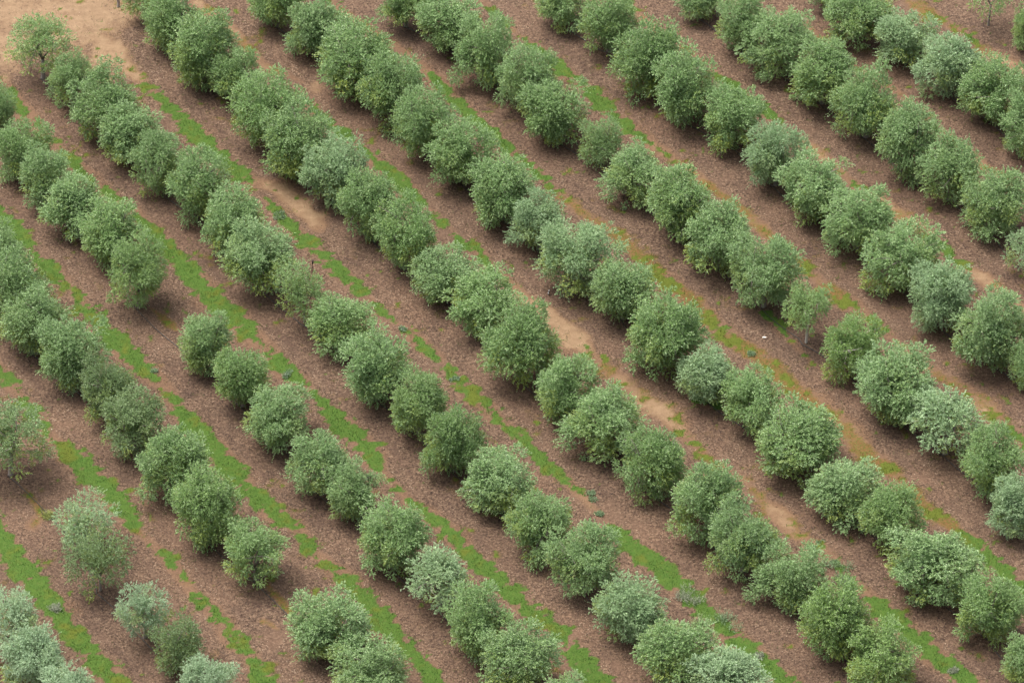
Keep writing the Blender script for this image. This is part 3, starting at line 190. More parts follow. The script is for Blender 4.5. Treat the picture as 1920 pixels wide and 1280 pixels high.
def masks(x, y):
    """grass, moss, sand, dark for arrays of ground points"""
    g = np.zeros_like(x); m = np.zeros_like(x); s = np.zeros_like(x); fr = np.zeros_like(x); qm = np.full_like(x, 9.0)
    for P in STRIPS:
        for k in range(len(P) - 1):
            ax, ay, ag, am, asd, aw = P[k]; bx, by, bgr, bm, bs, bw = P[k + 1]
            pad = 3.2 * max(aw, bw) + 0.4
            idx = np.nonzero((x > min(ax, bx) - pad) & (x < max(ax, bx) + pad) & (y > min(ay, by) - pad) & (y < max(ay, by) + pad))[0]
            if len(idx) == 0:
                continue
            px = x[idx] - ax; py = y[idx] - ay
            dx = bx - ax; dy = by - ay
            t = np.clip((px * dx + py * dy) / (dx * dx + dy * dy + 1e-9), 0, 1)
            d = np.hypot(px - dx * t, py - dy * t)
            q = d / (aw + (bw - aw) * t)
            qm[idx] = np.minimum(qm[idx], d / 0.9)
            g[idx] = np.maximum(g[idx], (ag + (bgr - ag) * t) * np.clip(1.42 - 0.80 * q, 0, 1.15))
            m[idx] = np.maximum(m[idx], (am + (bm - am) * t) * np.clip(1.35 - 0.7 * q, 0, 1.2))
            s[idx] = np.maximum(s[idx], (asd + (bs - asd) * t) * np.clip(1.5 - 0.75 * q, 0, 1.2))
            fr[idx] = np.maximum(fr[idx], np.clip(1.0 - q / 2.6, 0, 1))
    for (cx, cy, rx, ry, a) in SANDS:
        q = np.hypot((x - cx) / rx, (y - cy) / ry)
        s = np.maximum(s, a * np.clip(1.5 - 1.1 * q, 0, 1.3))
    dk = np.zeros_like(x)
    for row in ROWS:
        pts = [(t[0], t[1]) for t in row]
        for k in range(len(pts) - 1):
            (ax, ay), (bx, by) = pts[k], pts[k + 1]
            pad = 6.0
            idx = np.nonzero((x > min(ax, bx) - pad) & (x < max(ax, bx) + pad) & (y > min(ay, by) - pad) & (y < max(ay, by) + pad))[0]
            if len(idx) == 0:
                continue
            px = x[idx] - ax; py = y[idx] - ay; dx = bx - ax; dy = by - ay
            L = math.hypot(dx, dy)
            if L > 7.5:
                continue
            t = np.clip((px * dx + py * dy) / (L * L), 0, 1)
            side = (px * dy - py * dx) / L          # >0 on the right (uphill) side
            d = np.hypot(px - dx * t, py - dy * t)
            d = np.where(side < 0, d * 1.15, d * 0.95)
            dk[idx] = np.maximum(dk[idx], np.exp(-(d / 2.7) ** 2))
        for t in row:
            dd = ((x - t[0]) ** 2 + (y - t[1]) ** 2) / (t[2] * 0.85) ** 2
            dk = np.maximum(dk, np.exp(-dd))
    for (cx, cy, rx, ry) in DARKS:
        q = ((x - cx) / rx) ** 2 + ((y - cy) / ry) ** 2
        dk = np.maximum(dk, 1.6 * np.exp(-q * 0.9))  # painted shadow spots join the dark litter
    n1 = (fbm(x, y, 1.3, 4, 21) - 0.5) * 1.9
    n2 = (fbm(x, y, 0.55, 3, 33) - 0.5) * 2.3
    n3 = (fbm(x, y, 3.2, 4, 47) - 0.5) * 1.7
    grass = sstep(0.46, 0.70, g * 1.07 - 0.20 * np.clip(m, 0, 1) + 0.48 * n1 + 0.80 * n2)
    moss = sstep(0.3, 0.85, m + 0.9 * n1 + 0.5 * n2)
    sand = sstep(0.28, 1.15, s + 0.22 * fr - 0.30 * np.clip(dk, 0, 1) + 0.6 * n3 + 0.3 * n2)
    fringe = sstep(0.35, 0.75, fr * 0.9 + 0.7 * n3)
    rut = np.exp(-((qm - 1.75) / 0.28) ** 2) * sstep(0.35, 0.6, fbm(x, y, 6.0, 2, 88))
    litter = np.clip(-0.55 * rut + sstep(0.30, 0.62, 0.68 + 0.75 * n3 + 0.35 * n1 + 0.45 * np.clip(dk, 0, 1) - 0.75 * fringe * (0.3 + fr)), 0, 1)
    soft = sstep(0.12, 0.60, g * 1.06 - 0.22 * np.clip(m, 0, 1) + 0.55 * n1 + 0.80 * n2)
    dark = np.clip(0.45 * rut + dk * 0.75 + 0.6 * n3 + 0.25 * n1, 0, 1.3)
    return grass, moss, sand, dark, fringe, litter, soft

# ------------------------------------------------------------------ mesh and node helpers
def np_mesh(name, verts, faces, nside, attrs=None, smooth=False):
    me = bpy.data.meshes.new(name)
    nv = len(verts); nf = len(faces)
    me.vertices.add(nv)
    me.vertices.foreach_set('co', np.asarray(verts, np.float32).ravel())
    me.loops.add(nf * nside)
    me.loops.foreach_set('vertex_index', np.asarray(faces, np.int32).ravel())
    me.polygons.add(nf)
    me.polygons.foreach_set('loop_start', np.arange(0, nf * nside, nside, dtype=np.int32))
    me.polygons.foreach_set('use_smooth', np.full(nf, smooth))
    for an, dom, arr in (attrs or []):
        a = me.attributes.new(an, 'FLOAT', dom)
        a.data.foreach_set('value', np.asarray(arr, np.float32))
    me.update()
    me.validate()
    return me

def new_obj(name, mesh, mat=None, parent=None, **props):
    o = bpy.data.objects.new(name, mesh)
    col.objects.link(o)
    if mat and mesh and not mesh.materials:
        mesh.materials.append(mat)
    if parent:
        o.parent = parent
    for k, v in props.items():
        o[k] = v
    return o

def mat_new(name):
    m = bpy.data.materials.new(name)
    m.use_nodes = True
    nt = m.node_tree
    return m, nt, nt.nodes['Principled BSDF']

def attr(nt, name, typ='GEOMETRY'):
    n = nt.nodes.new('ShaderNodeAttribute')
    n.attribute_name = name
    n.attribute_type = typ
    return n.outputs['Fac']

def ramp(nt, fac, stops, interp='LINEAR'):
    n = nt.nodes.new('ShaderNodeValToRGB')
    n.color_ramp.interpolation = interp
    el = n.color_ramp.elements
    while len(el) < len(stops):
        el.new(0.5)
    for e, (p, c) in zip(el, stops):
        e.position = p
        e.color = (c[0], c[1], c[2], 1)
    nt.links.new(fac, n.inputs[0])
    return n.outputs[0]

def mix(nt, fac, a, b, blend='MIX'):
    n = nt.nodes.new('ShaderNodeMix')
    n.data_type = 'RGBA'
    n.blend_type = blend
    n.clamp_factor = True
    for sock, v in ((n.inputs[0], fac), (n.inputs[6], a), (n.inputs[7], b)):
        if isinstance(v, (int, float)):
            sock.default_value = v
        elif isinstance(v, tuple):
            sock.default_value = (v[0], v[1], v[2], 1)
        else:
            nt.links.new(v, sock)
    return n.outputs[2]

def math_n(nt, op, a, b=0.0, c=None):
    n = nt.nodes.new('ShaderNodeMath')
    n.operation = op
    for i, v in enumerate((a, b, c)):
        if v is None:
            continue
        if isinstance(v, (int, float)):
            n.inputs[i].default_value = v
        else:
            nt.links.new(v, n.inputs[i])
    return n.outputs[0]

def noise(nt, scale, detail=3, rough=0.55, coord=None, stretch=None):
    tc = nt.nodes.new('ShaderNodeTexCoord')
    n = nt.nodes.new('ShaderNodeTexNoise')
    n.inputs['Scale'].default_value = scale
    n.inputs['Detail'].default_value = detail
    n.inputs['Roughness'].default_value = rough
    if stretch:
        mp = nt.nodes.new('ShaderNodeMapping')
        mp.inputs['Rotation'].default_value = (0, 0, stretch[0])
        mp.inputs['Scale'].default_value = stretch[1]
        nt.links.new(tc.outputs['Object'], mp.inputs[0])
        nt.links.new(mp.outputs[0], n.inputs['Vector'])
    else:
        nt.links.new(tc.outputs['Object'], n.inputs['Vector'])
    return n.outputs[0]

# ------------------------------------------------------------------ materials
def make_ground_mat():
    m, nt, b = mat_new('leaf_litter_soil')
    fine = noise(nt, 5.5, 3, 0.75)
    mid = noise(nt, 2.2, 4, 0.65)
    big = noise(nt, 0.12, 4, 0.6)
    streak = noise(nt, 1.6, 3, 0.6, stretch=(R(52), (1.0, 0.16, 1.0)))
    fleck = ramp(nt, fine, [(0.32, (0.038, 0.024, 0.017)), (0.45, (0.094, 0.059, 0.040)), (0.55, (0.142, 0.092, 0.062)), (0.70, (0.230, 0.156, 0.105))])
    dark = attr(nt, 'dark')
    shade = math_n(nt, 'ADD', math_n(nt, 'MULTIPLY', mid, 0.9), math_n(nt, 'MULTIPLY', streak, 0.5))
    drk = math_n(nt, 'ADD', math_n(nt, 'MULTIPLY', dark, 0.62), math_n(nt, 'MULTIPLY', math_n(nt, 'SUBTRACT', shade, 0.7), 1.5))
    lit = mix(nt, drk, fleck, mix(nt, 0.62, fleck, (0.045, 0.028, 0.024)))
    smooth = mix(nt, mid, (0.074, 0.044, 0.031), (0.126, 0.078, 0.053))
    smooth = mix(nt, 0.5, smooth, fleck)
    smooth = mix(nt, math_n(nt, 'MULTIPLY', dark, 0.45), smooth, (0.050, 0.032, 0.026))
    lit = mix(nt, attr(nt, 'litter'), smooth, lit)
    lit = mix(nt, math_n(nt, 'MULTIPLY', math_n(nt, 'SUBTRACT', big, 0.45), 2.2), lit, mix(nt, 0.35, lit, (0.26, 0.150, 0.095)))
    soil = mix(nt, mid, (0.125, 0.070, 0.038), (0.180, 0.108, 0.060))
    soil = mix(nt, fine, soil, (0.16, 0.092, 0.056))
    c = mix(nt, math_n(nt, 'MULTIPLY', attr(nt, 'fringe'), math_n(nt, 'MULTIPLY_ADD', fine, 1.6, -0.30)), lit, soil)
    sandc = mix(nt, math_n(nt, 'POWER', attr(nt, 'sand'), 2.0), (0.175, 0.105, 0.058), mix(nt, math_n(nt, 'MULTIPLY', noise(nt, 1.1, 4, 0.7, stretch=(R(20), (0.3, 1.0, 1.0))), 0.8), (0.170, 0.108, 0.062), mix(nt, mid, (0.255, 0.165, 0.094), (0.400, 0.290, 0.185))))
    c = mix(nt, math_n(nt, 'MULTIPLY', attr(nt, 'sand'), math_n(nt, 'MULTIPLY_ADD', mid, 0.9, 0.35)), c, sandc)
    mossc = mix(nt, ramp(nt, fine, [(0.38, (0, 0, 0)), (0.62, (1, 1, 1))]), (0.080, 0.088, 0.014), (0.150, 0.070, 0.026))
    c = mix(nt, math_n(nt, 'MULTIPLY', attr(nt, 'moss'), 0.80), c, mossc)
    gr = mix(nt, mid, (0.030, 0.080, 0.013), (0.078, 0.122, 0.022))
    gr = mix(nt, math_n(nt, 'MULTIPLY', attr(nt, 'moss'), 0.75), gr, (0.088, 0.098, 0.014))
    thin = math_n(nt, 'ADD', math_n(nt, 'MULTIPLY', attr(nt, 'grass'), 1.45), math_n(nt, 'MULTIPLY_ADD', fine, 1.8, -1.25))
    thin.node.use_clamp = True
    c = mix(nt, thin, c, gr)
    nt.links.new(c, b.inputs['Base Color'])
    b.inputs['Roughness'].default_value = 0.95
    b.inputs['Specular IOR Level'].default_value = 0.15
    bp = nt.nodes.new('ShaderNodeBump')
    bp.inputs['Strength'].default_value = 0.8
    bp.inputs['Distance'].default_value = 0.06
    nt.links.new(math_n(nt, 'ADD', fine, mid), bp.inputs['Height'])
    nt.links.new(bp.outputs[0], b.inputs['Normal'])
    return m

def leafy(name, stops, back, rough=0.5, trans=0.2, tree=False):
    m, nt, b = mat_new(name)
    c = ramp(nt, attr(nt, 'rnd'), stops)
    geo = nt.nodes.new('ShaderNodeNewGeometry')
    if tree:
        sil = attr(nt, 'silver', 'OBJECT'); yel = attr(nt, 'yellow', 'OBJECT'); drk = attr(nt, 'deep', 'OBJECT')
        c = mix(nt, math_n(nt, 'MULTIPLY', yel, 0.6), c, (0.205, 0.320, 0.066))
        c = mix(nt, math_n(nt, 'MULTIPLY', drk, 0.6), c, (0.095, 0.130, 0.050))
        c = mix(nt, math_n(nt, 'MULTIPLY', sil, 0.75), c, (0.420, 0.550, 0.400))
        young = attr(nt, 'young')
        c = mix(nt, math_n(nt, 'MULTIPLY', young, 0.9), c, (0.290, 0.350, 0.065))  # new shoots, plus painted top-to-skirt difference in sky light
    c = mix(nt, math_n(nt, 'MULTIPLY', geo.outputs['Backfacing'], 0.75), c, back)
    nt.links.new(c, b.inputs['Base Color'])
    b.inputs['Roughness'].default_value = rough
    b.inputs['Specular IOR Level'].default_value = 0.45
    tr = nt.nodes.new('ShaderNodeBsdfTranslucent')
    nt.links.new(c, tr.inputs[0])
    mx = nt.nodes.new('ShaderNodeMixShader')
    mx.inputs[0].default_value = trans
    nt.links.new(b.outputs[0], mx.inputs[1]); nt.links.new(tr.outputs[0], mx.inputs[2])
    nt.links.new(mx.outputs[0], nt.nodes['Material Output'].inputs[0])
    return m

M_ground = make_ground_mat()
M_leaf = leafy('olive_leaf', [(0.0, (0.085, 0.165, 0.045)), (0.35, (0.168, 0.292, 0.090)), (0.7, (0.270, 0.402, 0.148)), (0.93, (0.400, 0.510, 0.275)), (1.0, (0.48, 0.52, 0.36))], (0.355, 0.475, 0.275), 0.42, 0.30, True)
M_grass = leafy('grass_blade', [(0.0, (0.030, 0.092, 0.014)), (0.55, (0.062, 0.140, 0.024)), (0.8, (0.105, 0.165, 0.032)), (1.0, (0.160, 0.150, 0.036))], (0.06, 0.13, 0.026), 0.6, 0.25)
M_weed = {
    'grey': leafy('grey_weed', [(0.0, (0.150, 0.180, 0.110)), (1.0, (0.38, 0.40, 0.30))], (0.3, 0.32, 0.24)),
    'teal': leafy('dark_weed', [(0.0, (0.110, 0.190, 0.080)), (1.0, (0.26, 0.36, 0.20))], (0.22, 0.30, 0.18)),
    'pale': leafy('pale_sapling', [(0.0, (0.20, 0.30, 0.09)), (1.0, (0.40, 0.50, 0.24))], (0.3, 0.36, 0.2)),
    'yellow': leafy('yellow_sapling', [(0.0, (0.19, 0.24, 0.05)), (1.0, (0.35, 0.38, 0.11))], (0.2, 0.22, 0.09)),
    'purple': leafy('bluish_weed', [(0.0, (0.10, 0.22, 0.06)), (0.6, (0.20, 0.32, 0.13)), (1.0, (0.40, 0.38, 0.46))], (0.20, 0.32, 0.16))}
M_litter, nt_, b_ = mat_new('dry_leaves_and_prunings')
nt_.links.new(ramp(nt_, attr(nt_, 'rnd'), [(0.0, (0.030, 0.020, 0.018)), (0.35, (0.084, 0.052, 0.036)), (0.65, (0.158, 0.103, 0.070)), (0.9, (0.258, 0.178, 0.122)), (1.0, (0.36, 0.265, 0.19))]), b_.inputs['Base Color'])
b_.inputs['Roughness'].default_value = 0.8
b_.inputs['Specular IOR Level'].default_value = 0.25

def bark(name, c1, c2):
    m, nt, b = mat_new(name)
    n = noise(nt, 6, 4, 0.7, stretch=(0, (1, 1, 0.3)))
    nt.links.new(mix(nt, n, c1, c2), b.inputs['Base Color'])
    b.inputs['Roughness'].default_value = 0.9
    bp = nt.nodes.new('ShaderNodeBump'); bp.inputs['Strength'].default_value = 0.6; bp.inputs['Distance'].default_value = 0.03
    nt.links.new(n, bp.inputs['Height']); nt.links.new(bp.outputs[0], b.inputs['Normal'])
    return m
M_bark = bark('olive_bark', (0.10, 0.08, 0.065), (0.30, 0.26, 0.23))
M_bark_pale = bark('pale_bark', (0.32, 0.28, 0.25), (0.62, 0.57, 0.52))
M_wood = bark('weathered_wood', (0.20, 0.16, 0.14), (0.42, 0.36, 0.34))
M_dark = bark('dark_wood', (0.03, 0.02, 0.02), (0.08, 0.05, 0.045))
M_hose, nt_, b_ = mat_new('black_hose')
nt_.links.new(mix(nt_, noise(nt_, 2, 2), (0.018, 0.017, 0.016), (0.05, 0.045, 0.04)), b_.inputs['Base Color'])
b_.inputs['Roughness'].default_value = 0.55
M_rock, nt_, b_ = mat_new('pale_rock')
nt_.links.new(mix(nt_, noise(nt_, 9, 3), (0.62, 0.55, 0.46), (0.8, 0.76, 0.68)), b_.inputs['Base Color'])
b_.inputs['Roughness'].default_value = 0.8
M_black, nt_, b_ = mat_new('black_plumage')
nt_.links.new(mix(nt_, noise(nt_, 30, 2), (0.012, 0.012, 0.014), (0.03, 0.03, 0.035)), b_.inputs['Base Color'])
M_white, nt_, b_ = mat_new('white_plumage')
nt_.links.new(mix(nt_, noise(nt_, 30, 2), (0.7, 0.68, 0.65), (0.82, 0.8, 0.78)), b_.inputs['Base Color'])

# ------------------------------------------------------------------ ground: one sheet to the horizon
def build_ground():
    step = 0.15
    xi = np.arange(-46, 46.01, step); yi = np.arange(-43, 54.01, step)
    def outer(edge, sign):
        v = []; d = step
        p = edge
        while abs(p) < 3000:
            d *= 1.35; p += sign * d; v.append(p)
        return v
    xs = np.array(sorted(outer(xi[0], -1)) + list(xi) + outer(xi[-1], 1))
    ys = np.array(sorted(outer(yi[0], -1)) + list(yi) + outer(yi[-1], 1))
    X, Y = np.meshgrid(xs, ys)
    x = X.ravel(); y = Y.ravel()
    g, mo, s, dk, fr, li, sf = masks(x, y)
    far = sstep(75, 110, np.hypot(x, y))
    rows_far = 0.5 + 0.5 * np.cos((x * 0.80 + y * 0.60) * 2 * math.pi / 8.7)
    g = np.maximum(g, far * sstep(0.85, 0.95, rows_far + 0.4 * (fbm(x, y, 3, 3, 8) - 0.5)))
    z = height(x, y)
    near = np.exp(-(x * x + y * y) / (2 * 90.0 ** 2))
    z = z + near * (0.035 * g + 0.05 * (fbm(x, y, 0.5, 3, 77) - 0.5) * (1 - 0.5 * s) + 0.05 * np.clip(dk, 0, 1) * (fbm(x, y, 1.1, 3, 91) - 0.3))
    nx = len(xs); ny = len(ys)
    i = np.arange(ny - 1)[:, None] * nx + np.arange(nx - 1)[None, :]
    i = i.ravel()
    F = np.stack([i, i + 1, i + nx + 1, i + nx], 1)
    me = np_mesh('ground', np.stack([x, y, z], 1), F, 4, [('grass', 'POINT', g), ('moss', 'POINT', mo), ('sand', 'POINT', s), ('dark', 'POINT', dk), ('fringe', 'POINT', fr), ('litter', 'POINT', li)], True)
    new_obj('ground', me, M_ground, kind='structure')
build_ground()

def in_view(n, rng):
    y = rng.uniform(-40, 50, n)
    x = rng.uniform(-1, 1, n) * (38.5 + 0.06 * y + 2)
    return x, y

def cards(x, y, z, L, Wd, ang, tilt, roll, rng):
    """small four-cornered flakes lying at (x,y,z)"""
    n = len(x)
    d = np.stack([np.cos(ang) * np.cos(tilt), np.sin(ang) * np.cos(tilt), np.sin(tilt)], 1)
    w = np.stack([-np.sin(ang) * np.cos(roll), np.cos(ang) * np.cos(roll), np.sin(roll)], 1)
    c = np.stack([x, y, z], 1)
    V = np.empty((n, 4, 3))
    V[:, 0] = c - d * (L / 2)[:, None]
    V[:, 1] = c + w * (Wd / 2)[:, None]
    V[:, 2] = c + d * (L / 2)[:, None]
    V[:, 3] = c - w * (Wd / 2)[:, None]
    return V.reshape(-1, 3), np.arange(n * 4).reshape(-1, 4)

def build_litter():
    rng = np.random.default_rng(4)
    n = 620000
    x, y = in_view(n, rng)
    g, mo, s, dk, fr, li, sf = masks(x, y)
    dens = (1 - g) * (1 - 0.90 * np.clip(s, 0, 1)) * (1 - 0.5 * mo) * (0.10 + 0.90 * li)
    k = rng.random(n) < dens
    x = x[k]; y = y[k]; dk = dk[k]
    n = len(x)
    L = rng.uniform(0.06, 0.16, n); Wd = rng.uniform(0.025, 0.060, n)
    stick = rng.random(n) < 0.06
    L[stick] = rng.uniform(0.2, 0.50, stick.sum()); Wd[stick] = 0.022
    z = height(x, y) + 0.035 + rng.uniform(0, 0.04, n)
    V, F = cards(x, y, z, L, Wd, rng.uniform(0, 6.28, n), rng.normal(0, 0.22, n) * np.where(stick, 0.3, 1), rng.normal(0, 0.5, n), rng)
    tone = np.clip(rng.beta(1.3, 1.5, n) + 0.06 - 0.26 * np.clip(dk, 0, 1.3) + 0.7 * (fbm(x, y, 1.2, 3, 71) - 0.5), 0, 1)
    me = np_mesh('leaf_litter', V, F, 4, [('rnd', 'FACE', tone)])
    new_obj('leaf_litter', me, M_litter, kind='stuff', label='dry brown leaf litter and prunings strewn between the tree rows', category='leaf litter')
build_litter()

def build_grass():
    rng = np.random.default_rng(9)
    n = 900000
    x, y = in_view(n, rng)
    g, mo, s, dk, fr, li, sf = masks(x, y)
    k = rng.random(n) < np.maximum(np.maximum(0.75 * g, 0.5 * sf ** 1.5), 0.15 * mo)
    x = x[k]; y = y[k]; mo = mo[k]
    n = len(x)
    h = rng.uniform(0.04, 0.13, n) * (0.2 + 1.9 * fbm(x, y, 0.6, 2, 14))
    a = rng.uniform(0, 6.28, n); w = rng.uniform(0.010, 0.022, n)
    lean = rng.uniform(0.1, 0.9, n) * h; la = rng.uniform(0, 6.28, n)
    z = height(x, y) + 0.02
    V = np.empty((n, 3, 3))
    V[:, 0] = np.stack([x - np.cos(a) * w, y - np.sin(a) * w, z], 1)
    V[:, 1] = np.stack([x + np.cos(a) * w, y + np.sin(a) * w, z], 1)
    V[:, 2] = np.stack([x + np.cos(la) * lean, y + np.sin(la) * lean, z + h + 0.02], 1)
    tone = np.clip(rng.normal(0.50, 0.2, n) + 1.7 * (fbm(x, y, 1.4, 3, 52) - 0.5) + 0.65 * mo, 0, 1)
    me = np_mesh('grass', V.reshape(-1, 3), np.arange(n * 3).reshape(-1, 3), 3, [('rnd', 'FACE', tone)])
    new_obj('grass', me, M_grass, kind='stuff', label='short bright green grass growing in strips between the olive rows', category='grass')
build_grass()

# ------------------------------------------------------------------ tubes
def tube(V, Fq, pts, rads, n=6):
    pts = np.asarray(pts, float)
    base = len(V)
    k = len(pts)
    for i in range(k):
        t = pts[min(i + 1, k - 1)] - pts[max(i - 1, 0)]
        t = t / (np.linalg.norm(t) + 1e-9)
        up = np.array([0, 0, 1.0]) if abs(t[2]) < 0.9 else np.array([1.0, 0, 0])
        u = np.cross(up, t); u /= np.linalg.norm(u); v = np.cross(t, u)
        for j in range(n):
            a = 2 * math.pi * j / n
            V.append(tuple(pts[i] + (u * math.cos(a) + v * math.sin(a)) * rads[i]))
    for i in range(k - 1):
        for j in range(n):
            a = base + i * n + j; b2 = base + i * n + (j + 1) % n
            Fq.append((a, b2, b2 + n, a + n))
    Fq.append(tuple(base + j for j in reversed(range(n))))
    Fq.append(tuple(base + (k - 1) * n + j for j in range(n)))

def py_mesh(name, V, Fq, smooth=True):
    me = bpy.data.meshes.new(name)
    me.from_pydata(V, [], Fq)
    if smooth:
        me.polygons.foreach_set('use_smooth', [True] * len(me.polygons))
    me.update()
    return me

# ------------------------------------------------------------------ olive crowns: many small leaves on sprays, unit radius
def unit(v):
    return v / (np.linalg.norm(v, axis=-1, keepdims=True) + 1e-9)

def make_crown(seed, nc=92, sprays=84, leaves=10, rc=(0.11, 0.29), shell=(0.55, 0.92), fill=0.3, kind='full'):
    rng = np.random.default_rng(seed)
    # uneven outline from a few lobes and dents
    ld = unit(rng.normal(size=(14, 3))); la = np.concatenate([rng.uniform(-0.34, 0.22, 6), rng.uniform(-0.30, 0.30, 8)])
    def Rf(d):
        v = np.full(len(d), 0.95)
        for j, (q, a) in enumerate(zip(ld, la)):
            v = v + a * np.exp((4.0 if j < 6 else 12.0) * (d @ q - 1))
        pw = 2.7                                         # a little boxier than a ball: full shoulders and skirt
        hyp = np.hypot(d[:, 0], d[:, 1])
        return v / (hyp ** pw + np.abs(d[:, 2]) ** pw) ** (1 / pw) * 0.93
    i = np.arange(nc)
    zc = 1 - 2 * (i + 0.5) / nc
    th = i * 2.39996 + rng.uniform(0, 6)
    d = np.stack([np.sqrt(1 - zc * zc) * np.cos(th), np.sqrt(1 - zc * zc) * np.sin(th), zc], 1)
    d = unit(d + rng.normal(0, 0.24, d.shape))
    if kind == 'umbrella':
        d[:, 2] = np.abs(d[:, 2]) * 0.9 - 0.1
        d = unit(d)
    rad = Rf(d) * rng.uniform(shell[0], shell[1], nc)
    hole = unit(rng.normal(size=(3, 3)))                  # a few open hollows in every crown
    keep = (d @ hole.T).max(1) < 0.955
    d = d[keep]; rad = rad[keep]
    C = d * rad[:, None]
    if kind == 'full':                                     # a skirt that hangs towards the ground
        low = d[:, 2] < -0.45
        C[low, 2] *= 1.02
        C[low, :2] *= 1.12
    ni = int(nc * fill)
    C = np.concatenate([C, unit(rng.normal(size=(ni, 3))) * rng.uniform(0.1, 0.45, ni)[:, None]])
    RC = rng.uniform(rc[0], rc[1], len(C))
    P = []; D = []; Ln = []; YG = []
    young_low_c = rng.random(len(C)) * np.clip(0.85 - 0.6 * C[:, 2], 0.1, 1.1)  # random new shoots; the height weight paints low clumps yellower than sky-lit tops
    for c, r, yc in zip(C, RC, young_low_c):
        ns = int(sprays * (r / 0.27) ** 2)
        o = unit(rng.normal(size=(ns, 3)))
        st = c + o * (r * rng.uniform(0.1, 0.85, ns) ** 0.6)[:, None]
        dirv = unit(o * 0.9 + unit(c[None, :]) * 0.45 + np.array([0, 0, 0.35]) + rng.normal(0, 0.35, (ns, 3)))
        ln = rng.uniform(0.06, 0.135, ns)
        whip = rng.random(ns) < 0.035
        ln[whip] *= 2.2
        P.append(st); D.append(dirv); Ln.append(ln); YG.append(np.full(ns, yc))
    P = np.concatenate(P); D = np.concatenate(D); Ln = np.concatenate(Ln); YG = np.concatenate(YG)
    # leaves along each spray
    n = len(P) * leaves
    t = np.tile((np.arange(leaves) + 0.5) / leaves, len(P)) + rng.uniform(-0.05, 0.05, n)
    Pp = np.repeat(P, leaves, 0); Dp = np.repeat(D, leaves, 0); Lp = np.repeat(Ln, leaves); Yp = np.repeat(YG, leaves)
    droop = np.zeros((n, 3)); droop[:, 2] = -0.25 * t * t * Lp
    base = Pp + Dp * (t * Lp)[:, None] + droop
    side = unit(rng.normal(size=(n, 3)))
    side = unit(side - Dp * (side * Dp).sum(1, keepdims=True))
    ldv = unit(Dp * 0.75 + side * 0.75)
    nrm = unit(rng.normal(size=(n, 3)) * 0.8 + np.array([0, 0, 0.9]) + 0.35 * unit(base))
    wv = unit(np.cross(nrm, ldv))
    LL = rng.uniform(0.030, 0.050, n); WW = rng.uniform(0.008, 0.0135, n)
    V = np.empty((n, 4, 3))
    V[:, 0] = base
    V[:, 1] = base + ldv * (LL * 0.5)[:, None] - wv * WW[:, None]
    V[:, 2] = base + ldv * LL[:, None]
    V[:, 3] = base + ldv * (LL * 0.5)[:, None] + wv * WW[:, None]
    rnd = np.clip(rng.beta(2, 2.4, n), 0, 1)
    yg = np.clip((Yp - 0.42) * 1.7 + rng.normal(0, 0.12, n), 0, 1)
    flat = V.reshape(-1, 3)
    l2, h2 = np.percentile(flat[:, :2], 1.5, axis=0), np.percentile(flat[:, :2], 98.5, axis=0)
    mid2 = (l2 + h2) / 2
    s = 2.0 / float((h2 - l2).mean())
    flat[:, :2] = (flat[:, :2] - mid2) * s
    lo, hi = np.percentile(flat[:, 2], 1.5), np.percentile(flat[:, 2], 98.5)
    flat[:, 2] = (flat[:, 2] - (lo + hi) / 2) * 2 / (hi - lo)
    Cn = C.copy(); Cn[:, :2] = (Cn[:, :2] - mid2) * s; Cn[:, 2] = (Cn[:, 2] - (lo + hi) / 2) * 2 / (hi - lo)
    me = np_mesh('crown', flat, np.arange(n * 4).reshape(-1, 4), 4, [('rnd', 'FACE', rnd), ('young', 'FACE', yg)])
    me.materials.append(M_leaf)
    return me, Cn

CROWNS = {'full': [make_crown(100 + i) for i in range(22)],
          'airy': [make_crown(200 + i, nc=70, sprays=60, rc=(0.11, 0.27), fill=0.3) for i in range(4)],
          'thin': [make_crown(300 + i, nc=60, sprays=50, rc=(0.11, 0.26), fill=0.3) for i in range(3)],
          'bare': [make_crown(400, nc=44, sprays=40, rc=(0.10, 0.22), fill=0.15)],
          'umbrella': [make_crown(500, nc=70, sprays=60, rc=(0.13, 0.26), fill=0.3, kind='umbrella')]}

def make_trunk(a, c, zc, clumps, rng, thin=False):
    V = []; Fq = []
    r0 = (0.085 if thin else 0.15) * (a / 2.3) ** 0.5
    fork = max(0.45, zc - c * (0.55 if thin else 0.72))
    lean = np.array([rng.uniform(-0.15, 0.15), rng.uniform(-0.15, 0.15), 0])
    p = [np.array([0, 0, -0.12]), np.array([0, 0, 0.06]) + lean * 0.1, np.array([0, 0, fork * 0.5]) + lean * 0.4, np.array([0, 0, fork]) + lean]
    tube(V, Fq, p, [r0 * 1.7, r0 * 1.25, r0, r0 * 0.9], 8)
    top = p[-1]
    k = 9 if thin else 12
    idx = rng.permutation(len(clumps))[:k]
    mains = 3
    md = []
    for q in range(mains):
        an = q * 2 * math.pi / mains + rng.uniform(-0.4, 0.4)
        e = np.array([math.cos(an) * a * 0.38, math.sin(an) * a * 0.38, zc + c * rng.uniform(-0.15, 0.15)])
        m = (top + e) / 2 + np.array([math.cos(an), math.sin(an), -0.3]) * 0.12
        tube(V, Fq, [top - [0, 0, 0.05], m, e], [r0 * 0.7, r0 * 0.5, r0 * 0.34], 6)
        md.append(e)
    for i in idx:
        e = clumps[i] * np.array([a, a, c]) + np.array([0, 0, zc])
        s = min(md, key=lambda q: np.linalg.norm(q - e))
        m = (s + e) / 2 + rng.normal(0, 0.08, 3)
        tube(V, Fq, [s, m, e], [r0 * 0.32, r0 * 0.2, r0 * 0.08], 5)
    return py_mesh('trunk', V, Fq)

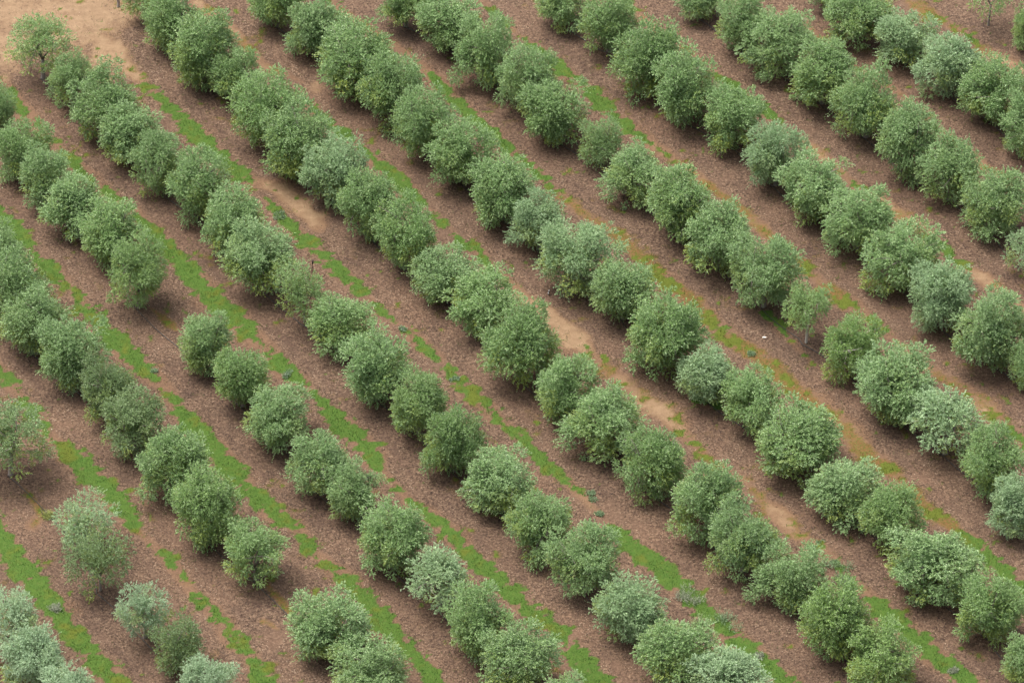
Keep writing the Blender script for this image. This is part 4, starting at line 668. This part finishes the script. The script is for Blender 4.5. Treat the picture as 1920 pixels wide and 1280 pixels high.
TONE = {'': (0, 0, 0), 'silver': (0.34, 0, 0), 'pale': (0.70, 0.6, 0.1), 'white': (0.72, 0.25, 0), 'dull': (0.0, 0.6, 0.75), 'dark': (0, 0.1, 1.0), 'bright': (0, 0.6, 0)}
rng = np.random.default_rng(77)
last = {}
for row in ROWS:
    for (x, y, a, c, zc, look, dens, label) in row:
        z = float(height(x, y))
        if 'long bare' in label:
            kind = 'umbrella'
        elif dens < 0.5:
            kind = 'bare'
        elif dens < 0.7:
            kind = 'thin'
        elif dens < 0.95:
            kind = 'airy'
        else:
            kind = 'full'
        pool = CROWNS[kind]
        ci = int(rng.integers(len(pool)))
        if last.get(kind) == ci:
            ci = (ci + 1) % len(pool)
        last[kind] = ci
        me, clumps = pool[ci]
        root = new_obj('olive_tree', None, label=label, category='olive tree', group='olive trees planted in rows')
        root.empty_display_size = 0.5
        root.location = (x, y, z)
        root.rotation_euler = (0, 0, rng.uniform(0, 6.28))
        cr = new_obj('crown', me, None, root)
        cr.location = (0, 0, zc)
        sx = rng.uniform(0.92, 1.08)
        cr.scale = (a * 0.875 * sx, a * 0.875 / sx, c * 0.88)
        cr.rotation_euler = (rng.uniform(-0.1, 0.1), rng.uniform(-0.1, 0.1), 0)
        sv, yl, dp = TONE[look]
        cr['silver'] = float(np.clip(sv + rng.uniform(0, 0.15), 0, 1))
        cr['yellow'] = float(np.clip(yl + rng.uniform(0, 0.28) ** 1.3, 0, 1))
        cr['deep'] = float(np.clip(dp + rng.uniform(0, 0.22), 0, 1))
        new_obj('trunk', make_trunk(a, c, zc, clumps, rng, dens < 0.7), M_bark_pale if 'bare' in label else M_bark, root)

# ------------------------------------------------------------------ weeds and saplings
def make_weed(r, h, seed):
    rg = np.random.default_rng(seed)
    ns = int(30 + 190 * r) if h > 0.2 else int(14 + 60 * r)
    st = np.zeros((ns, 3)); rr = np.sqrt(rg.random(ns)) * r * 0.75; an = rg.uniform(0, 6.28, ns)
    sub = rg.normal(0, r * (0.5 if r > 0.5 else 0.3), (5, 2)); pick = rg.integers(0, 5, ns)
    st[:, 0] = rr * 0.55 * np.cos(an) + sub[pick, 0]; st[:, 1] = rr * 0.55 * np.sin(an) + sub[pick, 1]
    subh = rg.uniform(0.45, 1.1, 5)[pick]
    d = unit(np.stack([np.cos(an) * 0.6 * rr / r, np.sin(an) * 0.6 * rr / r, np.full(ns, 0.9)], 1) + rg.normal(0, 0.35, (ns, 3)))
    ln = h * np.sqrt(np.clip(1.05 - (rr / r) ** 2, 0.1, 1)) * rg.uniform(0.6, 1.1, ns) * subh
    nl = 12
    t = np.tile((np.arange(nl) + 1) / nl, ns)
    base = np.repeat(st, nl, 0) + np.repeat(d, nl, 0) * (t * np.repeat(ln, nl))[:, None]
    base[:, 2] = np.maximum(base[:, 2], 0.015)
    n = len(base)
    ld = unit(np.repeat(d, nl, 0) * 0.5 + rg.normal(0, 0.7, (n, 3)))
    wv = unit(np.cross(unit(rg.normal(size=(n, 3)) + [0, 0, 1.0]), ld))
    L = rg.uniform(0.05, 0.10, n); Wd = rg.uniform(0.010, 0.020, n)
    V = np.empty((n, 4, 3))
    V[:, 0] = base; V[:, 1] = base + ld * (L / 2)[:, None] - wv * Wd[:, None]
    V[:, 2] = base + ld * L[:, None]; V[:, 3] = base + ld * (L / 2)[:, None] + wv * Wd[:, None]
    return np_mesh('foliage', V.reshape(-1, 3), np.arange(n * 4).reshape(-1, 4), 4, [('rnd', 'FACE', rg.random(n))])

for i, (x, y, r, h, tone, label) in enumerate(WEEDS):
    z = float(height(x, y))
    if tone in ('pale', 'yellow'):
        root = new_obj('sapling', None, label=label, category='sapling')
        root.location = (x, y, z)
        V = []; Fq = []
        for q in range(4):
            an = q * 1.7 + i
            tube(V, Fq, [(0, 0, -0.05), (math.cos(an) * r * 0.25, math.sin(an) * r * 0.25, h * 0.5), (math.cos(an) * r * 0.45, math.sin(an) * r * 0.45, h * 0.95)], [0.03, 0.02, 0.008], 5)
        new_obj('stem', py_mesh('stem', V, Fq), M_bark, root)
        new_obj('foliage', make_weed(r, h * 1.1, 900 + i), M_weed[tone], root)
    else:
        o = new_obj('weed_clump', make_weed(r, h, 900 + i), M_weed[tone], None, label=label, category='weed', group='weed clumps between the rows')
        o.location = (x, y, z)

# ------------------------------------------------------------------ black irrigation hose along each row
ROW_NAMES = ['first', 'second', 'third', 'fourth', 'fifth', 'sixth', 'seventh', 'eighth', 'ninth', 'tenth', 'eleventh', 'twelfth']
for ri, row in enumerate(ROWS):
    if len(row) < 3:
        continue
    pts = [(t[0], t[1]) for t in row]
    P = []
    for k in range(len(pts) - 1):
        for q in range(8):
            f = q / 8
            x = pts[k][0] * (1 - f) + pts[k + 1][0] * f + 0.12 * math.sin(k * 3.1 + f * 5) - 0.22
            y = pts[k][1] * (1 - f) + pts[k + 1][1] * f + 0.10 * math.cos(k * 1.7 + f * 4) - 0.22
            P.append((x, y, float(height(x, y)) + 0.075))
    V = []; Fq = []
    tube(V, Fq, P, [0.028] * len(P), 6)
    new_obj('irrigation_hose', py_mesh('irrigation_hose', V, Fq), M_hose, None, category='hose', group='irrigation hoses along the rows',
            label='thin black irrigation hose on the litter under the %s tree row from lower left' % ROW_NAMES[ri])

# ------------------------------------------------------------------ small things lying about
def blob(name, size, mat, seed, parent=None, loc=(0, 0, 0), rough=0.12):
    import bmesh
    bm = bmesh.new()
    bmesh.ops.create_icosphere(bm, subdivisions=2, radius=1)
    rg = random.Random(seed)
    for v in bm.verts:
        k = 1 + rg.uniform(-rough, rough)
        v.co = (v.co.x * size[0] * k, v.co.y * size[1] * k, v.co.z * size[2] * k)
    me = bpy.data.meshes.new(name)
    bm.to_mesh(me); bm.free()
    me.polygons.foreach_set('use_smooth', [rough < 0.05] * len(me.polygons))
    o = new_obj(name, me, mat, parent)
    o.location = loc
    return o

x, y = SPOT['rock']; o = blob('rock', (0.15, 0.08, 0.06), M_rock, 3, None, (x, y, float(height(x, y)) + 0.07))
o['label'] = 'white rock lying on litter left of the small bare-trunked olive tree'; o['category'] = 'rock'
x, y = SPOT['chip']; o = blob('rock', (0.07, 0.10, 0.08), M_rock, 5, None, (x, y, float(height(x, y)) + 0.06))
o['label'] = 'tiny white stone at the mossy strip behind the ninth olive row crown'; o['category'] = 'rock'
o['label'] = 'tiny white stone on mossy orange ground right of a tree top, upper right of centre'

x, y = SPOT['stump']
V = []; Fq = []
tube(V, Fq, [(0, 0, -0.1), (0, 0, 0.05), (0.02, 0.01, 0.4), (-0.02, 0.02, 0.75)], [0.16, 0.13, 0.11, 0.12], 10)
o = new_obj('stump', py_mesh('stump', V, Fq, False), M_wood, None, label='short grey wooden stump on the sandy track at the top edge', category='stump')
o.location = (x, y, float(height(x, y)))
x, y = SPOT['stake']
V = []; Fq = []
tube(V, Fq, [(0, 0, -0.1), (0.02, 0, 0.5), (0.05, 0.03, 0.9), (0.06, 0.03, 0.95)], [0.03, 0.028, 0.03, 0.03], 6)
tube(V, Fq, [(0.06, 0.03, 0.9), (0.07, 0.03, 1.0), (0.08, 0.03, 1.2)], [0.05, 0.085, 0.06], 8)
o = new_obj('stake', py_mesh('stake', V, Fq), M_dark, None, label='dark stake with a thicker top poking up behind a thin olive tree', category='stake')
o.location = (x, y, float(height(x, y)))

# black and white bird on the litter: one body, white nape and tail parts, legs
x, y = SPOT['bird']; z = float(height(x, y))
bird = new_obj('bird', None, label='small black and white bird on the leaf litter below a large olive tree', category='bird')
bird.location = (x, y, z + 0.05); bird.rotation_euler = (0, 0, R(75))
V = []; Fq = []
tube(V, Fq, [(0.24, 0, 0.22), (0.20, 0, 0.235), (0.165, 0, 0.245), (0.12, 0, 0.225), (0.06, 0, 0.17), (0, 0, 0.14), (-0.08, 0, 0.115), (-0.14, 0, 0.10), (-0.22, 0, 0.08)],
     [0.004, 0.014, 0.034, 0.036, 0.062, 0.072, 0.055, 0.032, 0.022], 10)
new_obj('body', py_mesh('body', V, Fq), M_black, bird)
blob('nape', (0.045, 0.034, 0.030), M_white, 1, bird, (0.105, 0, 0.235), 0.02)
blob('rump', (0.060, 0.040, 0.020), M_white, 2, bird, (-0.10, 0, 0.150), 0.02)
for s in (-1, 1):
    V = []; Fq = []
    tube(V, Fq, [(0.0, 0.03 * s, 0.10), (-0.01, 0.03 * s, 0.05), (0.0, 0.03 * s, -0.01), (0.035, 0.03 * s, -0.012)], [0.008, 0.005, 0.005, 0.004], 5)
    new_obj('leg', py_mesh('leg', V, Fq), M_black, bird)
